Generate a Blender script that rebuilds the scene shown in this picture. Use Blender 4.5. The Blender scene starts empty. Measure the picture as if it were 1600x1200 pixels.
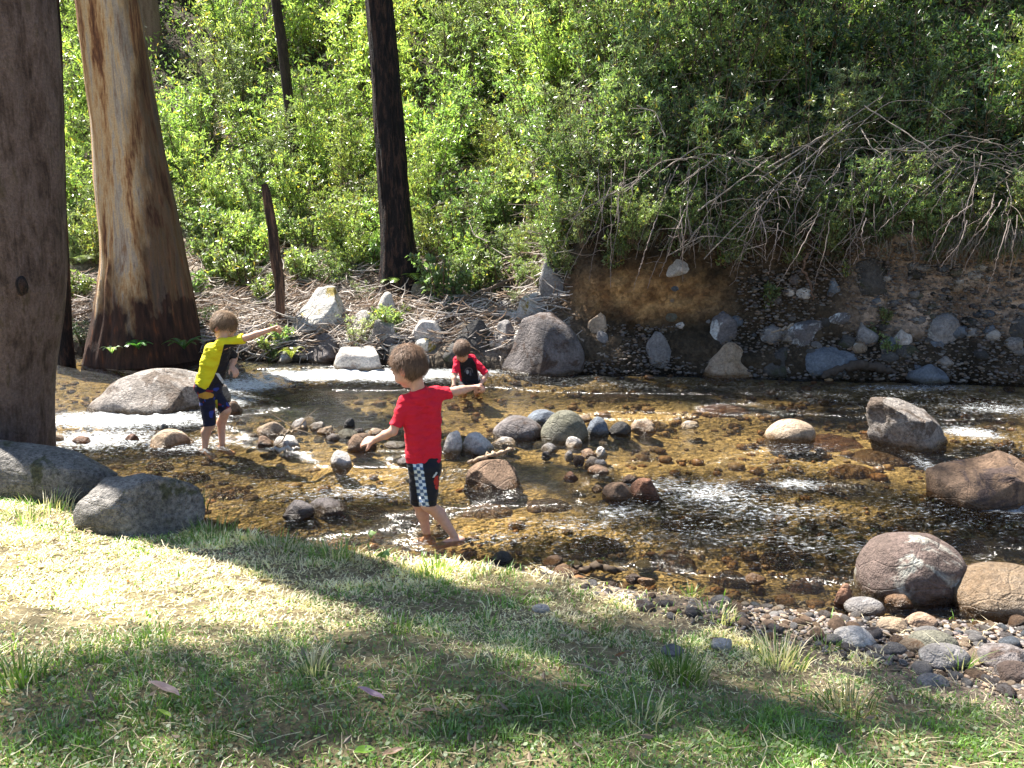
import bpy, bmesh, math, random, time
_T0 = time.time()
def lap(s): print('LAP', s, round(time.time() - _T0, 1), flush=True)
import numpy as np
from mathutils import Vector, Matrix

# ------------------------------------------------------------------ camera, sky, sun, exposure
S = bpy.context.scene
COL = S.collection
CAM_H, PITCH, F = 1.9, math.radians(12.6), 1300.0
cam_d = bpy.data.cameras.new('camera'); cam = bpy.data.objects.new('camera', cam_d); COL.objects.link(cam)
cam_d.sensor_width = 36; cam_d.lens = 36 * F / 1600; cam_d.clip_end = 500
cam.location = (0, 0, CAM_H); cam.rotation_euler = (math.pi / 2 - PITCH, 0, 0)
S.camera = cam
SUN = np.array([-0.79, 0.61]); SUN /= np.linalg.norm(SUN)
SUN_EL = math.radians(57)
SDIR = np.array([SUN[0] * math.cos(SUN_EL), SUN[1] * math.cos(SUN_EL), math.sin(SUN_EL)])
w = bpy.data.worlds.new('World'); S.world = w; w.use_nodes = True
nt = w.node_tree; bg = nt.nodes['Background']
sky = nt.nodes.new('ShaderNodeTexSky'); sky.sky_type = 'NISHITA'; sky.sun_disc = False
sky.sun_elevation = SUN_EL; sky.sun_rotation = math.atan2(SUN[0], SUN[1])
sky.air_density = 1.0; sky.dust_density = 0.6
nt.links.new(sky.outputs[0], bg.inputs[0]); bg.inputs[1].default_value = 0.058
sl = bpy.data.lights.new('sun', 'SUN'); sun = bpy.data.objects.new('sun', sl); COL.objects.link(sun)
sl.energy = 5.0; sl.angle = math.radians(0.9); sl.color = (1.0, 0.95, 0.86)
sun.rotation_euler = Vector(SDIR).to_track_quat('Z', 'Y').to_euler()
sun.location = (-8, 8, 20)
S.view_settings.view_transform = 'Standard'; S.view_settings.look = 'None'
S.view_settings.exposure = 2.0; S.view_settings.gamma = 1.0
cy = S.cycles
cy.max_bounces = 7; cy.diffuse_bounces = 3; cy.glossy_bounces = 3; cy.transmission_bounces = 4
cy.transparent_max_bounces = 10; cy.sample_clamp_indirect = 4.0; cy.caustics_reflective = False
cy.use_denoising = True

# ------------------------------------------------------------------ helpers
ST, CT = math.sin(PITCH), math.cos(PITCH)
def ray(px, py):
    x = (px - 800) / F; y = -(py - 600) / F
    return np.array([x, CT + y * ST, -ST + y * CT])
def P(px, py, z=0.0):
    d = ray(px, py); t = (z - CAM_H) / d[2]
    return np.array([d[0] * t, d[1] * t, z])
def Q(px, py, Y):
    d = ray(px, py); t = Y / d[1]
    return np.array([d[0] * t, Y, CAM_H + d[2] * t])
def ppm(Y, z=0.0):
    return F / (Y * CT + (CAM_H - z) * ST)
rng = np.random.default_rng(7)
random.seed(7)

def _h(i, j, k, s):
    n = (i * 374761393 + j * 668265263 + k * 2147483647 + s * 1274126177) & 0xFFFFFFFF
    n = ((n ^ (n >> 13)) * 1274126177) & 0xFFFFFFFF
    n = ((n ^ (n >> 16)) * 2246822519) & 0xFFFFFFFF
    return ((n ^ (n >> 15)) & 0xFFFFFF) / float(0xFFFFFF)
def noise3(p, s=0):
    p = np.asarray(p, dtype=np.float64); f = np.floor(p); i = f.astype(np.int64); u = p - f
    u = u * u * (3 - 2 * u); r = 0
    for a in (0, 1):
        for b in (0, 1):
            for c in (0, 1):
                w_ = (u[..., 0] if a else 1 - u[..., 0]) * (u[..., 1] if b else 1 - u[..., 1]) * (u[..., 2] if c else 1 - u[..., 2])
                r = r + w_ * _h(i[..., 0] + a, i[..., 1] + b, i[..., 2] + c, s)
    return r * 2 - 1
def fbm(p, s=0, o=4, g=0.5):
    p = np.asarray(p, dtype=np.float64); r = 0; a = 1; t = 0
    for k in range(o):
        r = r + a * noise3(p * 2.03 ** k, s + k * 17); t += a; a *= g
    return r / t
def n2(x, y, s=0, o=3):
    return fbm(np.stack([x, y, np.zeros_like(x) + 0.37], -1), s, o)
def sstep(a, b, x):
    t = np.clip((np.asarray(x, float) - a) / (b - a), 0, 1); return t * t * (3 - 2 * t)

def mesh_np(name, V, polys, mats=(), mi=None, smooth=True, col=None, attrs=None):
    """polys: list of (n,k) index arrays; mi: matching list of material index arrays or ints"""
    me = bpy.data.meshes.new(name)
    V = np.asarray(V, np.float32)
    polys = [np.asarray(p, np.int32) for p in polys if len(p)]
    me.vertices.add(len(V)); me.vertices.foreach_set('co', V.ravel())
    nl = sum(p.size for p in polys); npol = sum(len(p) for p in polys)
    me.loops.add(nl); me.polygons.add(npol)
    me.loops.foreach_set('vertex_index', np.concatenate([p.ravel() for p in polys]))
    st = []; o = 0
    for p in polys:
        st.append(o + np.arange(len(p), dtype=np.int32) * p.shape[1]); o += p.size
    me.polygons.foreach_set('loop_start', np.concatenate(st).astype(np.int32))
    if mi is not None: me.polygons.foreach_set('material_index', np.asarray(mi, np.int32))
    me.polygons.foreach_set('use_smooth', np.full(npol, bool(smooth)))
    for m in mats: me.materials.append(m)
    if col is not None:
        c = np.ones((len(V), 4), np.float32); c[:, :3] = col
        a = me.color_attributes.new('Col', 'FLOAT_COLOR', 'POINT'); a.data.foreach_set('color', c.ravel())
    for k, v in (attrs or {}).items():
        a = me.attributes.new(k, 'FLOAT', 'POINT'); a.data.foreach_set('value', np.asarray(v, np.float32))
    me.update(calc_edges=True)
    return me
def link(name, me, parent=None, loc=None):
    o = bpy.data.objects.new(name, me); COL.objects.link(o)
    if parent is not None: o.parent = parent
    if loc is not None: o.location = loc
    return o
def empty(name, loc):
    o = bpy.data.objects.new(name, None); COL.objects.link(o); o.location = [float(v) for v in loc]
    o.empty_display_size = 0.1
    return o
def tag(o, label, cat, group=None, kind=None):
    if label: o['label'] = label
    if cat: o['category'] = cat
    if group: o['group'] = group
    if kind: o['kind'] = kind
    return o
def grid_faces(nr, nc):
    a = np.arange(nr * nc).reshape(nr, nc)
    return np.stack([a[:-1, :-1], a[:-1, 1:], a[1:, 1:], a[1:, :-1]], -1).reshape(-1, 4)

# ------------------------------------------------------------------ materials
def lin(c): return tuple(c) + (1.0,)
class M:
    def __init__(s, name, rough=0.7, spec=0.4):
        s.m = bpy.data.materials.new(name); s.m.use_nodes = True; s.t = s.m.node_tree; s.N = s.t.nodes
        s.b = s.N['Principled BSDF']; s.out = s.N['Material Output']
        s.b.inputs['Roughness'].default_value = rough; s.b.inputs['Specular IOR Level'].default_value = spec
    def n(s, kind, **kw):
        x = s.N.new('ShaderNode' + kind)
        for k, v in kw.items():
            if k in ('operation', 'blend_type', 'data_type', 'attribute_name', 'noise_dimensions', 'feature', 'invert'): setattr(x, k, v)
            else: s.set(x.inputs[k.replace('_', ' ')], v)
        return x
    def set(s, inp, v):
        if isinstance(v, bpy.types.NodeSocket): s.t.links.new(v, inp)
        else: inp.default_value = v
    def pos(s, obj=True): return s.n('TexCoord').outputs['Object' if obj else 'Generated']
    def mapp(s, v, sc):
        m = s.n('Mapping'); s.set(m.inputs['Vector'], v); m.inputs['Scale'].default_value = sc; return m.outputs[0]
    def noise(s, v, scale, det=4, rough=0.55, dist=0.0):
        x = s.n('TexNoise'); s.set(x.inputs['Vector'], v); x.inputs['Scale'].default_value = scale
        x.inputs['Detail'].default_value = det; x.inputs['Roughness'].default_value = rough; x.inputs['Distortion'].default_value = dist
        return x.outputs['Fac']
    def vor(s, v, scale, feat='F1', out='Distance'):
        x = s.n('TexVoronoi', feature=feat); s.set(x.inputs['Vector'], v); x.inputs['Scale'].default_value = scale
        return x.outputs[out]
    def ramp(s, f, stops):
        x = s.n('ValToRGB'); s.set(x.inputs[0], f); e = x.color_ramp.elements
        while len(e) < len(stops): e.new(0.5)
        for k, (p, c) in zip(e, stops):
            k.position = p; k.color = lin(c) if not isinstance(c, (int, float)) else (c, c, c, 1)
        return x.outputs[0]
    def math(s, op, a, b=0.0, c=None, clamp=False):
        x = s.n('Math', operation=op); s.set(x.inputs[0], a); s.set(x.inputs[1], b)
        if c is not None: s.set(x.inputs[2], c)
        x.use_clamp = clamp
        return x.outputs[0]
    def mix(s, f, a, b, bt='MIX'):
        x = s.n('Mix', data_type='RGBA', blend_type=bt); s.set(x.inputs[0], f)
        for i, v in ((6, a), (7, b)):
            s.set(x.inputs[i], lin(v) if isinstance(v, (tuple, list)) and len(v) == 3 else v)
        return x.outputs[2]
    def attr(s, name, out='Color'):
        return s.n('Attribute', attribute_name=name).outputs[out]
    def bump(s, h, dist=0.01, st=1.0):
        x = s.n('Bump'); s.set(x.inputs['Height'], h); x.inputs['Distance'].default_value = dist; s.set(x.inputs['Strength'], st)
        return x.outputs[0]
    def base(s, c): s.set(s.b.inputs['Base Color'], lin(c) if isinstance(c, (tuple, list)) and len(c) == 3 else c)
    def normal(s, n): s.set(s.b.inputs['Normal'], n)

def rock_mat(name, c1, c2, patch=None, patch_amt=0.5, speck=0.25, rough=0.8):
    m = M(name, rough, 0.35); p = m.pos()
    rnd = m.n('ObjectInfo').outputs['Random']
    off = m.n('VectorMath', operation='ADD'); m.set(off.inputs[0], p)
    cmb = m.n('CombineXYZ'); m.set(cmb.inputs[0], m.math('MULTIPLY', rnd, 37.0)); m.set(cmb.inputs[1], m.math('MULTIPLY', rnd, 91.0)); m.set(off.inputs[1], cmb.outputs[0])
    v = off.outputs[0]
    c = m.mix(m.ramp(m.noise(v, 5, 6, 0.6), [(0.35, 0.0), (0.65, 1.0)]), c1, c2)
    if patch is not None:
        c = m.mix(m.ramp(m.noise(v, 3.2, 5, 0.65, 0.6), [(0.50 + 0.12 * (1 - patch_amt), 0.0), (0.56 + 0.12 * (1 - patch_amt), 1.0)]), c, patch)
    sp = m.ramp(m.noise(v, 38, 5, 0.85), [(0.36, 1 - 1.7 * speck), (0.64, 1 + 1.3 * speck)])
    c = m.mix(1.0, c, sp, 'MULTIPLY')
    c = m.mix(m.ramp(m.vor(v, 26), [(0.05, 0.55), (0.16, 0.0)]), c, tuple(x * 0.4 for x in c1))
    # wet below a wandering tide mark a few centimetres over the water
    g = m.n('NewGeometry').outputs['Position']; z = m.n('SeparateXYZ'); m.set(z.inputs[0], g)
    wl = m.math('ADD', z.outputs[2], m.math('MULTIPLY', m.math('SUBTRACT', m.noise(g, 9, 3), 0.5), 0.09))
    wet = m.n('MapRange'); m.set(wet.inputs[0], wl); wet.inputs[1].default_value = 0.06; wet.inputs[2].default_value = 0.02
    c = m.mix(wet.outputs[0], c, m.mix(1.0, c, (0.42, 0.33, 0.22), 'MULTIPLY'))
    m.base(c)
    m.set(m.b.inputs['Roughness'], m.math('SUBTRACT', rough, m.math('MULTIPLY', wet.outputs[0], rough - 0.22)))
    h = m.math('ADD', m.noise(v, 14, 8, 0.65), m.math('MULTIPLY', m.noise(v, 120, 2), 0.25))
    h = m.math('ADD', h, m.math('MULTIPLY', m.ramp(m.vor(m.mapp(v, (1, 1, 1.6)), 4.5, 'DISTANCE_TO_EDGE'), [(0.0, 0.0), (0.03, 1.0)]), 0.12))
    m.normal(m.bump(h, 0.045, 0.9))
    return m.m
RM = {
 'grey': rock_mat('grey_granite', (0.16, 0.15, 0.15), (0.28, 0.26, 0.25), (0.38, 0.37, 0.35), 0.3),
 'boulder': rock_mat('mottled_granite', (0.13, 0.12, 0.11), (0.25, 0.23, 0.21), (0.08, 0.08, 0.045), 0.4, 0.4),
 'pale': rock_mat('pale_granite', (0.42, 0.38, 0.35), (0.58, 0.54, 0.50), (0.30, 0.24, 0.20), 0.2),
 'purple': rock_mat('purple_grey_stone', (0.105, 0.09, 0.087), (0.20, 0.175, 0.17), (0.08, 0.055, 0.045), 0.8),
 'tan': rock_mat('tan_stone', (0.30, 0.215, 0.14), (0.44, 0.34, 0.25), (0.24, 0.15, 0.09), 0.3),
 'brown': rock_mat('brown_stone', (0.13, 0.08, 0.05), (0.24, 0.155, 0.10), (0.09, 0.06, 0.05), 0.4),
 'red': rock_mat('rust_red_stone', (0.17, 0.075, 0.045), (0.26, 0.14, 0.085), (0.12, 0.06, 0.05), 0.4),
 'blue': rock_mat('blue_grey_stone', (0.10, 0.115, 0.14), (0.17, 0.19, 0.22), (0.08, 0.08, 0.085), 0.4),
 'olive': rock_mat('olive_grey_stone', (0.12, 0.115, 0.08), (0.19, 0.18, 0.14), (0.15, 0.11, 0.075), 0.4),
 'dark': rock_mat('dark_stone', (0.045, 0.042, 0.04), (0.09, 0.083, 0.078), (0.05, 0.052, 0.03), 0.5),
 'warm': rock_mat('warm_grey_stone', (0.17, 0.145, 0.125), (0.31, 0.275, 0.25), (0.12, 0.09, 0.07), 0.7, 0.35),
 'amber': rock_mat('amber_wet_stone', (0.15, 0.10, 0.06), (0.25, 0.185, 0.125), (0.11, 0.07, 0.045), 0.7, 0.25, 0.3),
 'lichen': rock_mat('lichen_patched_stone', (0.10, 0.095, 0.10), (0.17, 0.15, 0.15), (0.55, 0.56, 0.56), 0.75),
 'moss': rock_mat('mossy_pale_stone', (0.40, 0.38, 0.35), (0.54, 0.52, 0.48), (0.26, 0.20, 0.05), 0.3),
 'patchy': rock_mat('patchy_round_stone', (0.085, 0.06, 0.05), (0.16, 0.115, 0.10), (0.34, 0.33, 0.29), 1.0),
 'orange': rock_mat('orange_pebble', (0.28, 0.18, 0.12), (0.38, 0.27, 0.19), (0.26, 0.2, 0.16), 0.4),
}
PEB = ['grey', 'pale', 'purple', 'tan', 'brown', 'grey', 'purple', 'grey', 'orange', 'blue', 'grey', 'purple', 'tan', 'brown']

def leaf_mat(name, tr=0.42, hue=0.05, gloss=0.30):
    m = M(name, gloss, 0.8)
    c = m.attr('Col'); r = m.n('ObjectInfo').outputs['Random']
    hs = m.n('HueSaturation'); m.set(hs.inputs['Color'], c)
    m.set(hs.inputs['Hue'], m.math('ADD', 0.5 - hue / 2, m.math('MULTIPLY', r, hue)))
    m.set(hs.inputs['Value'], m.math('ADD', 0.68, m.math('MULTIPLY', m.math('FRACT', m.math('MULTIPLY', r, 13.7)), 0.75)))
    m.base(hs.outputs[0])
    tl = m.n('BsdfTranslucent'); m.set(tl.inputs['Color'], m.mix(1.0, hs.outputs[0], (1.8, 2.05, 0.95), 'MULTIPLY'))
    ms = m.n('MixShader'); ms.inputs[0].default_value = tr
    m.t.links.new(m.b.outputs[0], ms.inputs[1]); m.t.links.new(tl.outputs[0], ms.inputs[2])
    m.t.links.new(ms.outputs[0], m.out.inputs[0])
    return m.m
LEAF = leaf_mat('leaf_green'); LEAF_G = leaf_mat('grass_blade', 0.3, 0.03, 0.5)
def col_mat(name, rough=0.8, spec=0.3, bs=0, bd=0.004):
    m = M(name, rough, spec); p = m.pos(); c = m.attr('Col')
    m.base(m.mix(1.0, c, m.ramp(m.noise(p, 40, 4), [(0.3, 0.75), (0.7, 1.2)]), 'MULTIPLY'))
    if bs: m.normal(m.bump(m.noise(p, bs, 5), bd, 0.8))
    return m.m
TWIG = col_mat('dead_twig', 0.85, 0.2, 60)
STEM = col_mat('green_stem', 0.7)

def bark(name, stops, sc=(6, 6, 0.7), scale=2.2, bd=0.03, rough=0.85, fine=1.0):
    m = M(name, rough, 0.25); p = m.pos(); v = m.mapp(p, sc)
    f = m.math('ADD', m.math('MULTIPLY', m.noise(v, scale, 7, 0.6, 0.35), 0.75), m.math('MULTIPLY', m.noise(m.mapp(p, (40, 40, 5)), 1.5, 4), 0.25))
    c = m.ramp(f, stops)
    c = m.mix(1.0, c, m.ramp(m.noise(p, 60, 5, 0.7), [(0.3, 1 - 0.35 * fine), (0.7, 1 + 0.3 * fine)]), 'MULTIPLY')
    m.base(c); m.normal(m.bump(m.math('ADD', f, m.math('MULTIPLY', m.noise(p, 70, 4), 0.3)), bd, 0.9))
    return m
BK_GREY = bark('grey_brown_bark', [(0.36, (0.04, 0.026, 0.022)), (0.46, (0.10, 0.07, 0.06)), (0.55, (0.15, 0.11, 0.10)), (0.64, (0.085, 0.062, 0.045))], (4.5, 4.5, 1.7), 2.2, 0.05).m
def gum_bark():
    m = bark('peeling_gum_bark', [(0.33, (0.05, 0.022, 0.015)), (0.40, (0.20, 0.09, 0.045)), (0.45, (0.42, 0.24, 0.11)), (0.51, (0.56, 0.40, 0.23)), (0.57, (0.40, 0.34, 0.28)), (0.65, (0.26, 0.155, 0.09))], (7, 7, 0.55), 1.15, 0.02, 0.8, 0.6)
    src = m.b.inputs['Base Color'].links[0].from_socket
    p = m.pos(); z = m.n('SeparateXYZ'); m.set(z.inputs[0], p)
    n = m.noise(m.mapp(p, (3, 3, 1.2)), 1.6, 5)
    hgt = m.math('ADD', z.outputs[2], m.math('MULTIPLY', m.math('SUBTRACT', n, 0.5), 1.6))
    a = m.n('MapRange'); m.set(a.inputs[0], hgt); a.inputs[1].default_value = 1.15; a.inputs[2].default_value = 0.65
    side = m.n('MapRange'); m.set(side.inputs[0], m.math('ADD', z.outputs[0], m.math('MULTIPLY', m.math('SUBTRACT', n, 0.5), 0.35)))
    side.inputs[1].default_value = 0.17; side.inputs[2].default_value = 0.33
    char_shade = m.ramp(m.noise(m.mapp(p, (14, 14, 2)), 1.5, 5), [(0.35, (0.018, 0.010, 0.008)), (0.6, (0.055, 0.026, 0.017)), (0.75, (0.15, 0.05, 0.02))])
    m.base(m.mix(m.math('MAXIMUM', a.outputs[0], m.math('MULTIPLY', side.outputs[0], 0.85)), src, char_shade))  # foot char, and right-side shade painted with the same dark colour
    return m.m
BK_GUM = gum_bark()
BK_BLACK = bark('charred_bark', [(0.35, (0.006, 0.005, 0.006)), (0.50, (0.014, 0.011, 0.012)), (0.58, (0.06, 0.034, 0.026)), (0.66, (0.012, 0.01, 0.01))], (9, 9, 2.0), 2.5, 0.07).m
BK_DARK = bark('dark_bark', [(0.35, (0.018, 0.014, 0.012)), (0.55, (0.05, 0.038, 0.03)), (0.7, (0.09, 0.07, 0.055))], (8, 8, 1.5), 2.5, 0.03).m
BK_SNAG = bark('weathered_snag', [(0.38, (0.02, 0.013, 0.011)), (0.5, (0.05, 0.032, 0.026)), (0.6, (0.16, 0.09, 0.06))], (9, 9, 1.0), 2.5, 0.03).m
BK_PALE = bark('pale_far_bark', [(0.35, (0.12, 0.075, 0.05)), (0.55, (0.22, 0.15, 0.11)), (0.7, (0.14, 0.09, 0.07))], (6, 6, 1.0), 2.0, 0.02).m

# ------------------------------------------------------------------ the shape of the land
NE = np.array([P(*q)[:2] for q in [(-900, 738), (-200, 738), (60, 742), (170, 775), (250, 815), (400, 845), (560, 868), (700, 886), (850, 905), (1000, 932), (1150, 950), (1300, 962), (1450, 972), (1620, 982), (2300, 1010)]])
FE = np.array([P(*q)[:2] for q in [(-900, 545), (-100, 552), (100, 556), (300, 560), (460, 566), (620, 572), (800, 580), (900, 582), (1100, 586), (1300, 592), (1600, 600), (1800, 603), (2600, 606)]])
NE = NE[np.argsort(NE[:, 0])]; FE = FE[np.argsort(FE[:, 0])]
def yn(X): return np.interp(X, NE[:, 0], NE[:, 1]) + 0.05 * n2(np.asarray(X, float) * 2.3, np.zeros_like(np.asarray(X, float)), 5)
def yf(X): return np.interp(X, FE[:, 0], FE[:, 1]) + 0.12 * n2(np.asarray(X, float) * 1.1, np.zeros_like(np.asarray(X, float)) + 3, 6)
PA = np.array([(0, -.08), (.12, .12), (.35, .28), (.7, .42), (1.1, .55), (1.5, .68), (2.4, 1.05), (4.0, 1.75), (6.5, 3.2), (10, 5.9), (16, 10.5), (26, 17), (40, 24)])
PB = np.array([(0, -.08), (.1, .15), (.32, .40), (.45, .8), (.5, 1.18), (.36, 1.5), (.7, 1.78), (1.5, 2.5), (2.9, 3.8), (5, 5.8), (9, 9.3), (20, 17), (36, 26)])
def wB(X): return sstep(-0.2, 1.1, X)
def bankpt(X, t):
    X = np.asarray(X, float); t = np.asarray(t, float); k = np.arange(13); wb = wB(X)
    dy = (1 - wb) * np.interp(t, k, PA[:, 0]) + wb * np.interp(t, k, PB[:, 0])
    z = (1 - wb) * np.interp(t, k, PA[:, 1]) + wb * np.interp(t, k, PB[:, 1])
    return (yf(X) if X.ndim else np.interp(X, _tx, _tf)) + dy, z
def near_z(X, d):
    """height of the near bank, d metres landward of the waterline"""
    g = sstep(0.0, 1.6, X)
    grass = 0.05 * sstep(-0.1, 0.12, d) + 0.31 * sstep(-0.1, 2.1, d); gravel = 0.04 * sstep(-0.1, 0.2, d) + 0.30 * sstep(0.1, 2.3, d)
    return (1 - g) * grass + g * gravel
_tx = np.linspace(-40, 40, 8001); _tn = yn(_tx); _tf = yf(_tx)
def zg(X, Y):
    """height of land or river bed"""
    X = np.asarray(X, float); Y = np.asarray(Y, float); a = np.interp(X, _tx, _tn); b = np.interp(X, _tx, _tf); wb = wB(X)
    far = np.maximum.accumulate((1 - wb)[..., None] * PA[:, 0] + wb[..., None] * PB[:, 0], -1); zz = (1 - wb)[..., None] * PA[:, 1] + wb[..., None] * PB[:, 1]
    u = (Y - b)[..., None]; i = np.clip((far <= u).sum(-1) - 1, 0, 11)[..., None]
    g = lambda A, k: np.take_along_axis(A, k, -1)[..., 0]
    f0, f1 = g(far, i), g(far, i + 1); hf = g(zz, i) + (g(zz, i + 1) - g(zz, i)) * np.clip((u[..., 0] - f0) / np.maximum(f1 - f0, 1e-6), 0, 1)
    e = np.clip(np.minimum(Y - a, b - Y), 0, None); bed = -0.13 * np.minimum(1, e / 0.5) ** 0.7
    return np.where(Y <= a, near_z(X, np.maximum(a - Y, 0)), np.where(Y >= b, hf, bed))
_ys = np.concatenate([np.arange(1.3, 12, 0.02), np.arange(12, 45, 0.06)])
def hit(px, py):
    d = ray(px, py); t = _ys / d[1]; z = CAM_H + d[2] * t; k = np.nonzero(z <= np.maximum(zg(d[0] * t, _ys), 0.0))[0]
    if not len(k): return Q(px, py, 45)
    return np.array([d[0] * t[k[0]], _ys[k[0]], z[k[0]]])

def lc(a, b, t): return np.asarray(a) * (1 - t[..., None]) + np.asarray(b) * t[..., None]
def blob(x, y, px, py, rx, ry):
    c = P(px, py); a = P(px + rx, py)[0] - c[0]; b = (P(px, py - ry)[1] - P(px, py + ry)[1]) / 2
    return np.exp(-(((x - c[0]) / a) ** 2 + ((y - c[1]) / b) ** 2) ** 1.5)
BARS = [(510, 680, 150, 28), (750, 695, 90, 30), (890, 705, 90, 36), (985, 768, 60, 20), (490, 797, 70, 20), (930, 668, 110, 16), (270, 688, 60, 16), (150, 690, 90, 14), (530, 720, 30, 14), (900, 880, 200, 16)]
def build_ground():
    xs = np.concatenate([np.linspace(-45, -8, 30)[:-1], np.linspace(-8, 8, 330), np.linspace(8, 45, 30)[1:]])
    rows = []; cols = []
    YN, YF = yn(xs), yf(xs)
    for d in np.concatenate([np.linspace(12, 4, 12)[:-1], np.linspace(4, 0, 90)]):      # near bank
        Y = YN - d; z = near_z(xs, np.full_like(xs, d))
        z = z + 0.035 * n2(xs * 1.3, Y * 1.3, 11) + 0.012 * n2(xs * 7, Y * 7, 12)
        g = sstep(0.1, 1.3, xs - (1.15 * d - 0.35)) * sstep(2.2, 1.2, np.full_like(xs, d))
        grav = (0.20, 0.155, 0.12); soil = lc((0.15, 0.12, 0.07), (0.33, 0.27, 0.15), np.clip(0.5 + n2(xs * 1.5, Y * 1.5, 13), 0, 1))
        rows.append(np.stack([xs, Y, z], -1)); cols.append(lc(soil, np.broadcast_to(grav, soil.shape), g))
    for s in np.linspace(0, 1, 130)[1:-1]:                                                # river bed
        Y = YN + (YF - YN) * s; e = np.minimum(Y - YN, YF - Y)
        bar = np.zeros_like(xs)
        for bb in BARS: bar = np.maximum(bar, blob(xs, Y, *bb))
        z = -0.13 * np.minimum(1, e / 0.5) ** 0.7 * (1 - .72 * bar) + 0.05 * (1 - .6 * bar) * n2(xs * 1.8, Y * 1.8, 21) * np.minimum(1, e / 0.4) + 0.02 * n2(xs * 9, Y * 9, 22)
        t = np.clip(0.5 + 1.1 * n2(xs * 0.9, Y * 1.3, 23), 0, 1)
        c = lc((0.15, 0.115, 0.06), (0.42, 0.31, 0.155), t)
        c = lc(c, np.broadcast_to((0.10, 0.095, 0.05), c.shape), sstep(0.1, 0.5, n2(xs * 0.5, Y * 0.9, 24)))
        rows.append(np.stack([xs, Y, z], -1)); cols.append(c)
    ts = np.concatenate([np.linspace(0, 6, 110)[:-1], np.linspace(6, 10, 110)[:-1], np.linspace(10, 12, 20)])
    for t in ts:
        Y, z = bankpt(xs, np.full_like(xs, t)); wb = wB(xs)
        am = sstep(0, 1, t) * (0.10 + 0.06 * (t > 5))
        q = np.stack([xs * 1.4, Y * 1.4, z * 1.4], -1)
        Y = Y + am * fbm(q, 31) * 1.3 + 0.05 * sstep(0, .6, t) * fbm(q * 6, 34); z = z + am * fbm(q, 32) + 0.03 * fbm(q * 6, 35) * sstep(0, .6, t)
        n = np.clip(0.5 + fbm(q * 2.2, 33), 0, 1)
        soil = lc((0.022, 0.017, 0.011), (0.075, 0.054, 0.035), n)
        clay = np.exp(-(((xs - 1.5 - .25 * fbm(q * .8, 39)) / 0.78) ** 4)) * np.exp(-(((z - 0.80 - 0.12 * (xs - 1.2)) / 0.30) ** 4)) * sstep(-0.45, 0.0, fbm(q * 1.3, 36))
        c = lc(soil, lc((0.20, 0.10, 0.04), (0.40, 0.23, 0.095), np.clip(0.5 + 2.0 * fbm(q * 6, 37), 0, 1)), clay)
        br = sstep(3.4, 4.3, xs) * sstep(5.8, 5.2, np.full_like(xs, t)) * sstep(0.35, 0.6, z)
        c = lc(c, lc((0.24, 0.165, 0.12), (0.46, 0.35, 0.27), n), br)
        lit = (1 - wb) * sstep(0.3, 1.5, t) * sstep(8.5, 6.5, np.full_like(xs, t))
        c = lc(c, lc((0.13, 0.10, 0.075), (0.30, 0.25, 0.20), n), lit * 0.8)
        rows.append(np.stack([xs, Y, z], -1)); cols.append(c)
    V = np.array(rows); C = np.array(cols); nr, nc = V.shape[:2]
    m = M('earth_and_river_bed', 0.9, 0.2); p = m.pos(); c = m.attr('Col')
    c = m.mix(1.0, c, m.ramp(m.noise(p, 30, 6, 0.7), [(0.3, 0.55), (0.7, 1.4)]), 'MULTIPLY')
    c = m.mix(0.6, c, m.mix(1.0, c, m.ramp(m.vor(p, 22, out='Color'), [(0.2, 0.55), (0.8, 1.5)]), 'MULTIPLY'))
    m.base(c); m.normal(m.bump(m.math('ADD', m.noise(p, 35, 8, 0.7), m.math('MULTIPLY', m.vor(p, 22), 0.8)), 0.03, 0.9))
    me = mesh_np('ground', V.reshape(-1, 3), [grid_faces(nr, nc)], [m.m], col=C.reshape(-1, 3))
    tag(link('ground', me), None, None, kind='structure')
build_ground()

# ------------------------------------------------------------------ the river
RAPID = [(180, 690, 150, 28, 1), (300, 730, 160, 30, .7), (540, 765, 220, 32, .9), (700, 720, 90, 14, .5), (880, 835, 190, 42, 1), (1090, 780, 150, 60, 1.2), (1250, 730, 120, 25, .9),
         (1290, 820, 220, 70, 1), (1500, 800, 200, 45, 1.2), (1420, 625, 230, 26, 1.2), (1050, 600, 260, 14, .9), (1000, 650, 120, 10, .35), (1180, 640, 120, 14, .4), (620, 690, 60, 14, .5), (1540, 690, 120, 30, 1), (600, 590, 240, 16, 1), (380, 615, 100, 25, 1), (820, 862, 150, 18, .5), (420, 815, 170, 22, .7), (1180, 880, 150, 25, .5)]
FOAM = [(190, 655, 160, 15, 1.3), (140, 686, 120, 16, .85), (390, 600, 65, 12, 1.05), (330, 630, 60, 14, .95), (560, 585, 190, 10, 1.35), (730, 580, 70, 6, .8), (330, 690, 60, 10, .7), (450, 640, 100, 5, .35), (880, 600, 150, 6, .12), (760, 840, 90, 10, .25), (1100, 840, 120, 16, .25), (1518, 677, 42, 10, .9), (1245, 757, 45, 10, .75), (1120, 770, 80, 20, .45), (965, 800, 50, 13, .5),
        (1580, 792, 60, 12, .65), (1030, 760, 90, 14, .35), (1200, 800, 90, 16, .35), (900, 590, 180, 4, .12), (1440, 606, 120, 5, .5), (1560, 640, 70, 8, .5), (1460, 735, 20, 30, .7), (1230, 700, 90, 10, .35), (560, 770, 120, 12, .4), (300, 700, 70, 8, .6), (660, 848, 30, 7, .4), (880, 820, 100, 16, .25), (1330, 855, 130, 12, .25), (640, 745, 120, 8, .35)]
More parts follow.
